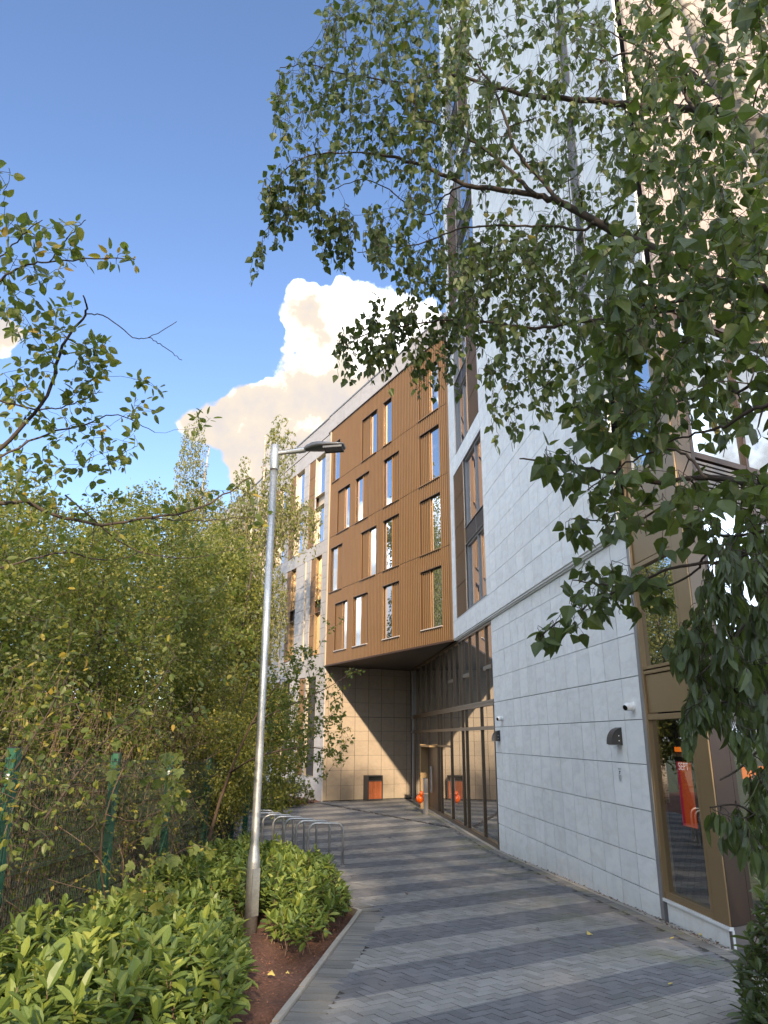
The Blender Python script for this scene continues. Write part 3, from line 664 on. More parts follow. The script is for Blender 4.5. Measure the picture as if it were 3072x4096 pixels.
for k in range(4):
    z0, z1 = FL[k], FL[k+1]; wz0, wz1, ws = W5[k]
    rects = [(S0, S1, z0, z1)]
    for w in ws:
        rects = subtract(rects, (w[0], w[1], wz0, wz1))
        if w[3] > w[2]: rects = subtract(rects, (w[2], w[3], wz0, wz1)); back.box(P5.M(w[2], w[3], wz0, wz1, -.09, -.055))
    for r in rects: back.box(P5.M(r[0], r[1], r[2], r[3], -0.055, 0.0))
    for i in range(ns):
        c = S0 + (i+.5)*(S1-S0)/ns; segs = [(z0+0.012, z1-0.012, 0.03)]
        for w in ws:
            if w[0]-.02 < c < w[1]+.02: segs = [(z0+.012, wz0-0.01, 0.03), (wz1+0.01, z1-.012, 0.03)]
            elif w[2] < c < w[3]: segs = [(z0+.012, wz0-.01, 0.03), (wz0+.004, wz1-.02, -0.02), (wz1+.0, z1-.012, 0.03)]
        for a, b_, dd in segs:
            if b_-a > 0.04: items.append((P5.M(c-0.022, c+0.022, a, b_, -0.01 if dd > .0 else -0.05, dd), M_COPPER))
    flash.box(P5.M(S0, S1, z0-0.006, z0+0.006, -0.03, 0.008))
    for w in ws:
        window(cop, P5, w[0], w[1], wz0, wz1, 0.061, M_BROWN, M_GLASS, fw=0.022, lining=M_COPPER, fd=0.02)
        a0, a1 = (min(w[0], w[2]), max(w[1], w[3])) if w[3] > w[2] else (w[0], w[1])
        piece('window_sill', M_SILL if k == 0 else M_COPPER, cop, P5.M(a0-.02, a1+.02, wz0-0.03, wz0, -0.02, 0.065))
        piece('window_head', M_BROWN, cop, P5.M(a0, a1, wz1, wz1+0.02, -0.02, 0.050))
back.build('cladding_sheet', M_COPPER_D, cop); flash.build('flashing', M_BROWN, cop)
bulk('metal_fin', cop, items)
piece('bottom_trim', M_COPPER_D, cop, P5.M(0.0, 10.13, SOF-.03, SOF+.03, -0.06, 0.05))
piece('corner_trim', M_CREAM, cop, P5.M(0.0, 0.09, SOF, 14.0, -0.06, 0.055))
piece('corner_trim', M_COPPER, cop, P5.M(10.125, 10.16, SOF, 14.0, -0.06, 0.05))
for q in range(12):
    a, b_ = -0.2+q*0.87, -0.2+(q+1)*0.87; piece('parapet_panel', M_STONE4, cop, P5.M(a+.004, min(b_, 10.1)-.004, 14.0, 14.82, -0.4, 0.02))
piece('parapet_cap', M_TRIM, cop, P5.M(-0.2, 10.1, 14.82, 14.88, -0.45, 0.05))
piece('parapet_gap', M_BROWN, cop, P5.M(-0.2, 10.1, 13.96, 14.0, -0.4, 0.06))
# sunlit wall W4, pale stone with the sun's tone in its colour
prism('core_wall', [P4.pt(0, 0, -.12)[:2], P4.pt(4.2, 0, -.12)[:2], off(P4.pt(4.2, 0, -.12)[:2], (-.469, .883), 8), off(P4.pt(0, 0, -.12)[:2], (-.469, .883), 8)], PZ-.3, SOF, M_CORE, cop)
items = []
wl = (Vector(M0)-Vector(K0)).length if False else math.hypot(M0[0]-K0[0], M0[1]-K0[1])
Z4 = [PZ+0.03, -1.936, -1.336, -0.736, -0.136, 0.264+.0, 0.864, 1.464, 2.064, 2.664, SOF-.01]
V4 = [wl-v for v in (wl, 4.08, 3.44, 2.80, 2.16, 1.50, 0.88, 0.22, 0.0)]
for a, b_ in zip(V4[:-1], V4[1:]):
    for c, d in zip(Z4[:-1], Z4[1:]):
        items.append((P4.M(a+G, b_-G, c+.002, d-(0.016 if abs(d-.864) < .01 else 0.006), -0.045, random.uniform(-.001, .001)), M_STONE2))
bulk('sunlit_stone_panel', cop, items)

# ================================================================= pale wing on the left (P6)
pale = thing('pale_wing', 'pale stone wing with vertical copper strips beyond the copper volume, half hidden by trees', 'building', tuple(P5.pt(-12, PZ, 0)))
prism('core_wall', [P5.pt(-0.05, 0, -.3)[:2], P5.pt(-28, 0, -.3)[:2], off(P5.pt(-28, 0, -.3)[:2], E62, 12), off(P5.pt(-.05, 0, -.3)[:2], E62, 12)], PZ-.3, 14.2, M_CORE, pale)
holes = []; finst = []
s = -0.60
T1, B1 = 13.2, 8.75
n = 0
while s > -26:
    holes.append((s-1.15, s, B1, T1, 'U')); finst.append((s-2.03, s-1.24, B1, T1)); s -= 2.64; n += 1
s = -0.70
while s > -26:
    holes.append((s-1.35+.03, s, 3.55, 8.1, 'L')); s -= 3.2
s = -0.95
while s > -26:
    holes.append((s-1.1, s, -1.6, 2.6, 'G')); finst.append((s-2.05, s-1.3, -1.6, 2.6)); s -= 3.2
items = []
Z6 = [PZ, -1.62, -1.0, -.4, .2, .8, 1.4, 2.0, 2.62, 3.53] + [3.53+.57*i for i in range(1, 8)] + [8.12, 8.73] + [8.73+.56*i for i in range(1, 8)] + [13.22, 13.9]
V6 = [-28+0.95*i for i in range(0, 29)] + [-0.60, 0.0]
hs = [h[:4] for h in holes] + finst
for a, b_ in zip(V6[:-1], V6[1:]):
    for c, d in zip(Z6[:-1], Z6[1:]):
        rs = [(a, b_, c, d)]
        for h in hs: rs = subtract(rs, h)
        for r in rs:
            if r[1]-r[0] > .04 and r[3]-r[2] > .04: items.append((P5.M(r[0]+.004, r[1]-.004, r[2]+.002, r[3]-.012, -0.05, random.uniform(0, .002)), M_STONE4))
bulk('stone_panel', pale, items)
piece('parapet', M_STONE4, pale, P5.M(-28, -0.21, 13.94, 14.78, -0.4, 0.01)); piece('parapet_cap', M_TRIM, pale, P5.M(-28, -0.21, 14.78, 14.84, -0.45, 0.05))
fi = []
for a, b_, c, d in finst:
    piece('fin_backing', M_COPPER_D, pale, P5.M(a, b_, c, d, -0.29, -0.06))
    nseg = 5 if d-c > 4.3 else 4
    for q in range(nseg): fi += fins(P5, a, b_, c+(d-c)*q/nseg+.012, c+(d-c)*(q+1)/nseg-.012, 0.115, -0.06, -0.01, M_COPPER, 0.045)
for a, b_, c, d, k in holes:
    if k == 'U':
        window(pale, P5, a, b_, 11.17, d, 0.15, M_CREAM, M_GLASS, lining=M_CREAM, fw=.03); window(pale, P5, a, b_, c, 10.58, 0.15, M_CREAM, M_GLASS, lining=M_CREAM)
        piece('spandrel_panel', M_CREAM, pale, P5.M(a, b_, 10.59, 11.16, -0.28, -0.18))
    elif k == 'L':
        f0 = a; piece('fin_backing', M_COPPER_D, pale, P5.M(a, a+.62, c, d, -0.29, -0.06))
        for q in range(5): fi += fins(P5, a, a+.62, c+(d-c)*q/5+.012, c+(d-c)*(q+1)/5-.012, 0.115, -0.06, -0.01, M_COPPER, 0.045)
        window(pale, P5, a+.63, b_, 6.02, d, 0.15, M_GOLD, M_GLASS, lining=M_GOLD); window(pale, P5, a+.63, b_, c, 5.45, 0.15, M_GOLD, M_GLASS, lining=M_GOLD)
        lb = Batch(); [lb.box(P5.M(a+.63, b_, 5.47+q*.056, 5.5+q*.056, -0.25, -0.17)) for q in range(10)]; lb.build('louvre', M_LOUVRE, pale)
        piece('vertical_trim', M_CREAM, pale, P5.M(a-0.62, a-0.55, c-.2, d, -0.02, 0.05))
    else:
        window(pale, P5, a, b_, c, d, 0.22, M_CREAM, M_GLASS, lining=M_CREAM)
bulk('metal_fin', pale, fi)
# ================================================================= vegetation tools
def leaf_template(kind):
    if kind == 'quad': V = [(0, 0, 0), (.45, .30, .05), (1, 0, -.05), (.45, -.30, .05)]; F = [[(0, 3, 2, 1)]]; return np.array(V, float), [np.array(F[0])]
    if kind == 'birch': Lw = [(.10, .26), (.30, .40), (.62, .24)]; bend = -.10
    elif kind == 'laurel': Lw = [(.16, .13), (.50, .225), (.80, .165)]; bend = -.20
    elif kind == 'long': Lw = [(.15, .15), (.42, .22), (.75, .13)]; bend = -.22
    elif kind == 'oval': Lw = [(.12, .20), (.40, .31), (.74, .21)]; bend = -.12
    if kind == 'lobed':
        out = [(0, 0), (.05, .30), (.28, .52), (.38, .34), (.70, .44), (.72, .20), (1.0, 0)]
        V = [(0, 0, 0), (1.0, 0, -.15), (.4, 0, -.05)]
        ring = [0]
        for x, y in out[1:-1]: V.append((x, y, .05)); ring.append(len(V)-1)
        ring.append(1)
        for x, y in out[1:-1][::-1]: V.append((x, -y, .05)); ring.append(len(V)-1)
        F = [(2, ring[i], ring[(i+1) % len(ring)]) for i in range(len(ring))]
        return np.array(V, float), [np.array(F)]
    V = [(0, 0, 0), (1, 0, bend)]; m = [(.35, 0, -.045+bend*.12), (.70, 0, -.03+bend*.5)]
    V += m
    for x, y in Lw: V.append((x, y, .05+bend*x*x))
    for x, y in Lw: V.append((x, -y, .05+bend*x*x))
    F4 = [(2, 5, 6, 3), (2, 3, 9, 8)]; F3 = [(0, 4, 2), (4, 5, 2), (6, 1, 3), (0, 2, 7), (7, 2, 8), (3, 1, 9)]
    F3 = [(a, c, b) for a, b, c in F3]; F4 = [t[::-1] for t in F4]
    return np.array(V, float), [np.array(F3), np.array(F4)]
TPL = {k: leaf_template(k) for k in ('quad', 'birch', 'laurel', 'long', 'oval', 'lobed')}
def norm(a): return a/(np.linalg.norm(a, axis=-1, keepdims=True)+1e-9)
def frames(D, Nn):
    D = norm(D); S = norm(np.cross(Nn, D)); return D, S, np.cross(D, S)
def emit_leaves(parent, P, D, Nn, size, tpl, mat, indiv=0, name='leaf', stuff_name='foliage', width=1.0):
    P = np.asarray(P, float); size = np.broadcast_to(np.asarray(size, float), (len(P),)); V, F = TPL[tpl]
    D, S, U = frames(np.asarray(D, float), np.asarray(Nn, float))
    wv = width*(0.85+0.3*rng.random(len(P)))
    order = np.arange(len(P)); chosen = np.zeros(len(P), bool)
    if indiv:
        inv = np.array(cam.matrix_world.inverted()); c = P @ inv[:3, :3].T + inv[:3, 3]
        z = -c[:, 2]; ok = (z > 0.1) & (np.abs(c[:, 0]/z)*F_PX < 1560) & (np.abs(c[:, 1]/z)*F_PX < 2070)
        sc = np.where(ok, size/np.maximum(z, .1), 0); idx = np.argsort(-sc)[:indiv]; idx = idx[sc[idx] > 0]; chosen[idx] = True
        key = (tpl, mat.name)
        if key not in _cubes: _cubes[key] = np_mesh(name, V, F, mat)
        me = _cubes[key]
        for i in idx:
            M = Matrix(((D[i, 0]*size[i], S[i, 0]*size[i]*wv[i], U[i, 0]*size[i], P[i, 0]), (D[i, 1]*size[i], S[i, 1]*size[i]*wv[i], U[i, 1]*size[i], P[i, 1]), (D[i, 2]*size[i], S[i, 2]*size[i]*wv[i], U[i, 2]*size[i], P[i, 2]), (0, 0, 0, 1)))
            mobj(name, me, parent, M)
    k = ~chosen; n = int(k.sum())
    if n == 0: return
    sz = size[k][:, None, None]
    W = P[k][:, None, :] + sz*(V[None, :, 0, None]*D[k][:, None, :] + V[None, :, 1, None]*wv[k][:, None, None]*S[k][:, None, :] + V[None, :, 2, None]*U[k][:, None, :])
    base = (np.arange(n)*len(V))[:, None, None]
    me = np_mesh(stuff_name, W.reshape(-1, 3), [(f[None]+base).reshape(-1, f.shape[1]) for f in F], mat)
    tag(mobj(stuff_name, me, parent), kind='stuff')
def rvec(n): return norm(rng.normal(size=(n, 3)))

def grow(B, nodes, radii, targets, rmin=0.002, sag=0.0, jit=0.12, taper=0.62, droop=0.0, sides=3, keep=6, up=0.0):
    """connect targets to the nearest branch, nearest first; returns twig paths"""
    NP = [np.array(p) for p in nodes]; NR = list(radii)
    cap = len(NP) + len(targets)*keep + 10
    A = np.zeros((cap, 3)); R = np.zeros(cap); n = len(NP); A[:n] = NP; R[:n] = NR
    T = np.asarray(targets, float); d0 = np.min(np.linalg.norm(T[:, None, :]-A[None, :n:max(1, n//20)], axis=2), axis=1)
    paths = []
    for ti in np.argsort(d0):
        t = T[ti]; dv = A[:n]-t; d = np.sqrt((dv*dv).sum(1)) * (1.0 + 0.35*(A[:n, 2] > t[2]+0.05*1.0)*(1 if droop == 0 else 0))
        i = int(np.argmin(d)); p = A[i]; ln = np.linalg.norm(t-p)
        if ln < 0.01: continue
        r0 = max(rmin, min(R[i]*taper, 0.004+ln*0.016))
        k = keep; f = np.linspace(0, 1, k+1)[:, None]
        path = p + (t-p)*f; perp = norm(np.cross(t-p, rng.normal(size=3)))
        path += perp*np.sin(f*np.pi)*ln*jit*rng.uniform(-1, 1) + np.array([0, 0, 1.0])*np.sin(f*np.pi)*ln*(up-sag)
        path[1:-1] += rng.normal(size=(k-1, 3))*ln*0.018
        if droop > 0:
            hang = np.array([0, 0, -1.0])*droop*rng.uniform(.5, 1.2); tail = t + hang*np.linspace(0, 1, 5)[1:, None]**1.0 + rng.normal(size=(4, 3))*droop*.06
            full = np.vstack([path, tail])
        else: full = path
        rr = np.linspace(r0, rmin, len(full)); tubes(B, full, rr, sides)
        A[n:n+k] = path[1:]; R[n:n+k] = np.linspace(r0, rmin, k+1)[1:]; n += k
        paths.append(full)
    return paths
def leaves_on(paths, per, size, spread=0.5, tail=0.7, droopy=0.3, petiole=0.25):
    P = []; D = []; Nn = []; S = []
    for path in paths:
        m = max(1, int(per*rng.uniform(.7, 1.3))); k = len(path)
        t = (1-tail) + tail*rng.random(m)**0.8; x = t*(k-1); i = np.minimum(x.astype(int), k-2); f = (x-i)[:, None]
        p = path[i]*(1-f)+path[i+1]*f; tg = norm(path[i+1]-path[i]); rd = rvec(m)
        d = norm(tg*0.5 + rd*spread*1.4 + np.array([0, 0, -droopy*1.6])); s = size*rng.uniform(.65, 1.25, m)
        P.append(p + d*s[:, None]*petiole + rd*s[:, None]*.1); D.append(d); S.append(s)
        nn = rvec(m); nn[:, 2] = np.abs(nn[:, 2])*0.6+.3; Nn.append(nn)
    return np.concatenate(P), np.concatenate(D), np.concatenate(Nn), np.concatenate(S)
def in_poly(n, poly):
    xs = [p[0] for p in poly]; ys = [p[1] for p in poly]; out = []
    while len(out) < n:
        x, y = random.uniform(min(xs), max(xs)), random.uniform(min(ys), max(ys))
        if inside(x, y, poly): out.append((x, y))
    return out
def ellips(n, c, r, hollow=0.0):
    v = rvec(n)*(hollow + (1-hollow)*rng.random((n, 1))**(1/2.2)); return np.array(c) + v*np.array(r)

# ================================================================= trees of the woodland belt behind the fence
def belt_tree(name, label, base, trunk_r, blobs, leaves, lsize, mat, group=None, tpl='quad', bark=None, droop=0.0, droopy=0.2, per=22, trunks=1, cat='tree'):
    t = thing(name, label, cat, base, group); bark = bark or M_BARK
    B = Batch(); nodes = []; rad = []
    top = max(c[2]+r[2]*.5 for c, r, w in blobs); cx = np.mean([c[0] for c, r, w in blobs]); cy = np.mean([c[1] for c, r, w in blobs])
    TB = Batch()
    for q in range(trunks):
        a = np.array(base) + np.array([rng.normal()*.15, rng.normal()*.2, 0])*(trunks > 1); e = np.array([cx, cy, top]) + rng.normal(size=3)*np.array([.4, .6, .3])*(1 if trunks > 1 else .4)
        pts = spline([a, a*.6+e*.4+np.array([rng.normal()*.15, rng.normal()*.15, 0]), e], 9); rr = np.linspace(trunk_r, trunk_r*.2, 9); tubes(TB, pts, rr, 7)
        nodes += list(pts[2:]); rad += list(rr[2:])
    TB.build('trunk', bark, t, smooth=True)
    ntar = max(20, int(leaves/per)); T = []
    wt_ = sum(w for _, _, w in blobs)
    for c, r, w in blobs: T.append(ellips(int(ntar*w/wt_)+1, c, r, 0.25))
    paths = grow(B, nodes, rad, np.concatenate(T), rmin=0.0028, droop=droop, keep=4)
    B.build('branches', bark, t, 'stuff')
    P, D, Nn, S = leaves_on(paths, per, lsize, 1.3 if droop == 0 else .5, 0.95, droopy)
    if droop == 0: P = P + rng.normal(size=P.shape)*0.10
    emit_leaves(t, P, D, Nn, S, tpl, mat)
    return t
belt_tree('bushy_tree', 'dense dark green bushy tree nearest behind the left end of the fence', (-5.0, 8.0, -2.3), 0.07, [((-5.3, 8.5, 0.4), (1.5, 2.4, 2.4), 1.0), ((-5.8, 10.5, 1.4), (1.5, 1.8, 2.4), .6)], 62000, 0.062, M_BELT, 'bushy trees behind the green fence', trunks=4)
belt_tree('bushy_tree', 'mid green bushy tree with woody stems behind the middle of the fence', (-4.9, 12.5, -2.4), 0.08, [((-5.0, 12.6, 0.9), (1.5, 2.2, 3.1), 1.0), ((-4.8, 13.5, -0.8), (0.9, 2.0, 1.2), .35)], 62000, 0.066, M_BELT, 'bushy trees behind the green fence', trunks=4)
belt_tree('bushy_tree', 'tall rounded green tree at the middle of the left woodland', (-5.6, 17.0, -2.5), 0.11, [((-5.6, 17.0, 2.1), (1.9, 2.8, 3.7), 1.0)], 60000, 0.085, M_BELT, 'bushy trees behind the green fence', trunks=3)
belt_tree('bushy_tree', 'sunlit yellow green bush beside the lamp post behind the fence end', (-3.9, 17.5, -2.5), 0.06, [((-4.0, 18.0, -0.1), (1.1, 2.2, 1.8), 1.0), ((-3.3, 16.0, -0.6), (.8, 1.6, 1.2), .5)], 34000, 0.066, M_BELT_Y, 'bushy trees behind the green fence', trunks=4)
belt_tree('bushy_tree', 'tall green tree right behind the lamp post beside the pale wing', (-5.2, 23.5, -2.54), 0.12, [((-5.3, 23.5, 2.9), (1.55, 2.4, 3.9), 1.0), ((-4.2, 24.5, 0.6), (1.0, 1.6, 1.7), .35), ((-3.1, 23.5, -0.3), (0.7, 1.2, 2.2), .16)], 48000, 0.105, M_BELT, 'bushy trees behind the green fence', trunks=2)
belt_tree('bushy_tree', 'wide green tree further back at the left edge of the picture', (-9.0, 15.0, -2.5), 0.14, [((-9.5, 16, 2.3), (3.0, 3.5, 3.9), 1.0)], 42000, 0.12, M_BELT, 'bushy trees behind the green fence', trunks=2)
belt_tree('weeping_birch', 'tall slender weeping birch left of the lamp post against the white cloud', (-8.6, 30.5, -2.54), 0.16, [((-8.6, 30.5, 11.0), (0.75, .9, 3.1), .35), ((-8.1, 30.5, 8.8), (1.5, 1.2, 1.8), .6), ((-8.2, 30.3, 5.2), (2.0, 2.0, 2.8), 1.5), ((-7.1, 30.2, 7.6), (.8, 1.0, 1.4), .25)], 34000, 0.10, M_BELT, 'weeping birches beside the pale wing', droop=1.1, droopy=.9, per=16, bark=M_BIRCHBARK)
belt_tree('weeping_birch', 'tall weeping birch directly behind the lamp post drooping over the pale wing', (-4.9, 29.5, -2.54), 0.16, [((-4.5, 29.5, 11.0), (0.75, .8, 3.1), .35), ((-6.0, 29.5, 9.8), (0.6, .7, 1.9), .2), ((-4.9, 29.5, 8.8), (1.4, 1.0, 1.6), .6), ((-5.3, 29.3, 5.2), (1.45, 1.5, 3.0), 1.5), ((-3.4, 29.2, 8.9), (.9, .7, .9), .2), ((-6.5, 29.4, 8.2), (.9, .9, 1.3), .3)], 34000, 0.10, M_BELT, 'weeping birches beside the pale wing', droop=1.1, droopy=.9, per=16, bark=M_BIRCHBARK)
# sprays reaching out over the cycle stands
def spray_tree():
    t = thing('young_alder', 'young tree with thin leafy sprays in front of the sunlit wall', 'tree', (-3.0, 13.2, gz(13.2)))
    B = Batch(); pts = spline([(-3.0, 13.2, gz(13.2)), (-2.7, 13.0, -1.0), (-2.2, 12.7, 0.2), (-1.7, 12.4, 0.9)], 10); tubes(B, pts, np.linspace(.035, .008, 10), 6)
    p2 = spline([pts[4], (-2.0, 12.3, -0.3), (-1.3, 12.2, -0.15), (-0.75, 12.0, -0.2)], 9); tubes(B, p2, np.linspace(.018, .005, 9), 5)
    p3 = spline([pts[6], (-1.6, 12.2, 0.45), (-1.0, 12.0, 0.7), (-0.60, 11.9, 0.92)], 9); tubes(B, p3, np.linspace(.014, .004, 9), 5)
    B.build('trunk', M_TWIG, t, smooth=True)
    T = [at(x, y, random.uniform(11.8, 13.2)) for x, y in in_poly(200, [(1130, 2620), (1230, 2560), (1300, 2660), (1440, 2700), (1370, 2790), (1390, 2900), (1440, 2970), (1380, 3060), (1270, 3130), (1180, 3060), (1090, 2900)])]
    T += [at(x, y, random.uniform(12, 13.5)) for x, y in in_poly(150, [(1080, 2600), (1230, 2560), (1260, 2900), (1210, 3100), (1060, 3050)])]
    T += [at(x, y, 12.0) for x, y in [(1290, 2560), (1350, 2500), (1375, 2470), (1300, 2480), (1270, 2400), (1400, 2680), (1445, 2690)]]
    TB = Batch(); paths = grow(TB, list(pts)+list(p2)+list(p3), [.02]*len(pts)+[.01]*18, np.array(T), rmin=.0022, keep=5, up=.08)
    TB.build('branches', M_TWIG, t, 'stuff'); P, D, Nn, S = leaves_on(paths, 9, 0.055, .8, .6, .2)
    emit_leaves(t, P, D, Nn, S, 'oval', M_OVER, 200)
spray_tree()
# tangled undergrowth of bare stems behind and through the fence
def undergrowth():
    B = Batch(); tips = []
    for q in range(1000):
        y = random.uniform(4.5, 21); x = -3.6 - abs(random.gauss(0, .55)); z = gz(y)-.1; h = random.uniform(1.2, 3.0)
        lean = np.array([random.gauss(0, .35), random.gauss(0, .45), 1.0]); p0 = np.array([x, y, z]); p3 = p0 + lean*h
        if p3[0] > -3.5: p3[0] = -3.5 + random.uniform(-.3, .12 if random.random() < .8 else .5)
        pts = spline([p0, p0*.6+p3*.4+rng.normal(size=3)*.08, p3], 6); tubes(B, pts, np.linspace(random.uniform(.004, .010), .002, 6), 3)
        tips.append(pts)
    for q in range(900):
        y = random.uniform(5, 20); a = np.array([-3.6+random.gauss(0, .3), y, gz(y)+random.uniform(.3, 2.6)]); b_ = a + rng.normal(size=3)*np.array([.35, .6, .35])
        tubes(B, spline([a, (a+b_)/2+rng.normal(size=3)*.08, b_], 5), np.linspace(.004, .0015, 5), 3); tips.append(np.array([a, (a+b_)/2, b_]))
    o = B.build('undergrowth', M_TWIG, None, 'stuff'); tag(o, 'tangle of thin bare brown stems behind the green mesh fence', 'undergrowth')
    P, D, Nn, S = leaves_on(tips, 13, 0.052, .9, .6, .2); emit_leaves(None, P, D, Nn, S, 'quad', M_BELT_Y, 0, stuff_name='undergrowth_leaves')
    tag(bpy.data.objects['undergrowth_leaves'], 'sparse yellowing leaves scattered through the bare stems behind the fence', 'undergrowth leaves')
undergrowth()

# ================================================================= overhanging alder at the left edge
def over():
    t = thing('alder_tree', 'sparse alder reaching in from the left edge, green and yellow leaves against sky', 'tree', (-4.6, 4.6, gz(4.6)))
    tr = spline([(-4.6, 4.6, gz(4.6)), (-4.3, 4.7, -0.6), (-3.7, 4.8, 0.5), tuple(at(-260, 2000, 5.6))], 10)
    TB = Batch(); tubes(TB, tr, np.linspace(.06, .03, 10), 8); TB.build('trunk', M_BARK, t, smooth=True)
    limbs = [([(-260, 2000), (0, 1796), (177, 1598), (260, 1370), (343, 1255), (333, 1182)], 5.4, 5.0, .016),
             ([(-260, 2000), (0, 2014), (104, 2009), (208, 2056), (406, 2098), (582, 2072), (770, 2040), (905, 1973), (998, 1910)], 5.4, 5.6, .016),
             ([(-260, 1300), (0, 1120), (104, 1063), (198, 1047), (416, 1032), (540, 1037)], 4.9, 4.8, .008),
             ([(198, 1047), (281, 933), (343, 880)], 4.8, 4.7, .004), ([(-200, 1150), (0, 1030), (100, 930), (170, 880)], 4.7, 4.6, .006), 
             ([(343, 1255), (416, 1266), (530, 1344), (593, 1349), (707, 1286)], 5.0, 5.1, .004), ([(593, 1349), (660, 1390), (728, 1440)], 5.1, 5.2, .003),
             ([(-100, 1880), (150, 1750), (330, 1700), (470, 1660), (620, 1730)], 5.3, 5.5, .008), ([(260, 1980), (520, 2190), (760, 2230), (930, 2200)], 5.5, 5.9, .006),
             ([(-150, 1560), (60, 1620), (200, 1640), (330, 1600), (400, 1560)], 5.2, 5.3, .007), ([(-260, 2300), (0, 2270), (250, 2210), (450, 2240), (640, 2180)], 5.6, 6.1, .010),
             ([(-260, 1300), (-260, 1650), (-260, 2000)], 5.0, 5.5, .014), ([(582, 2072), (760, 2080), (980, 2075), (1090, 2060)], 5.6, 5.8, .005),
             ([(60, 3080), (250, 2750), (300, 2620)], 6.3, 6.0, .010), ([(160, 3300), (390, 3000), (620, 2760), (700, 2620)], 6.6, 6.2, .010), ([(10, 3150), (-20, 2950), (60, 2700)], 6.2, 6.0, .008)]
    nodes = []; rad = []
    for pts, t0, t1, r in limbs:
        P = [at(x, y, t0+(t1-t0)*i/(len(pts)-1)) for i, (x, y) in enumerate(pts)]; S_ = spline(P, 5*len(P)); S_[1:-1] += rng.normal(size=(len(S_)-2, 3))*.004
        lb = Batch(); tubes(lb, S_, np.linspace(r, max(.0022, r*.3), len(S_)), 6); lb.build('limb', M_BARK, t, smooth=True); nodes += list(S_[2:]); rad += list(np.linspace(r, r*.3, len(S_))[2:])
    T = []
    def reg(n, poly, a, b_): T.extend(at(x, y, random.uniform(a, b_)) for x, y in in_poly(n, poly))
    reg(26, [(-60, 640), (60, 660), (70, 800), (150, 860), (120, 1000), (-60, 1000)], 4.4, 5.0)
    reg(40, [(0, 900), (190, 870), (300, 990), (260, 1200), (0, 1240)], 4.5, 5.1)
    reg(12, [(240, 860), (350, 860), (340, 960), (300, 1090), (240, 1050)], 4.6, 4.9); reg(12, [(350, 1010), (540, 1010), (540, 1060), (350, 1070)], 4.7, 4.9)
    reg(90, [(0, 1200), (270, 1180), (330, 1260), (240, 1500), (100, 1650), (0, 1700)], 4.8, 5.5)
    reg(60, [(330, 1370), (460, 1340), (440, 1500), (330, 1650), (250, 1600)], 5.0, 5.4); reg(20, [(530, 1500), (640, 1480), (650, 1640), (520, 1680)], 5.1, 5.5)
    reg(110, [(0, 1600), (330, 1620), (580, 1740), (560, 1900), (0, 1980)], 5.1, 6.0); reg(7, [(760, 1670), (860, 1660), (850, 1710), (770, 1710)], 5.5, 5.6)
    reg(130, [(0, 1950), (600, 1950), (1000, 1880), (1120, 2090), (900, 2250), (500, 2250), (0, 2330)], 5.3, 6.3)
    reg(150, [(0, 2300), (1000, 2300), (1050, 2700), (700, 2950), (0, 2800)], 5.8, 7.2); reg(90, [(0, 2800), (600, 2800), (450, 3300), (0, 3500)], 5.6, 6.6)
    B = Batch(); paths = grow(B, nodes, rad, np.array([tuple(v) for v in T]), rmin=.0016, keep=5, up=.05)
    B.build('twigs', M_BARK, t, 'stuff'); P, D, Nn, S = leaves_on(paths, 3.1, 0.062, .75, .55, .12)
    emit_leaves(t, P, D, Nn, S, 'oval', M_OVER, 300)
over()

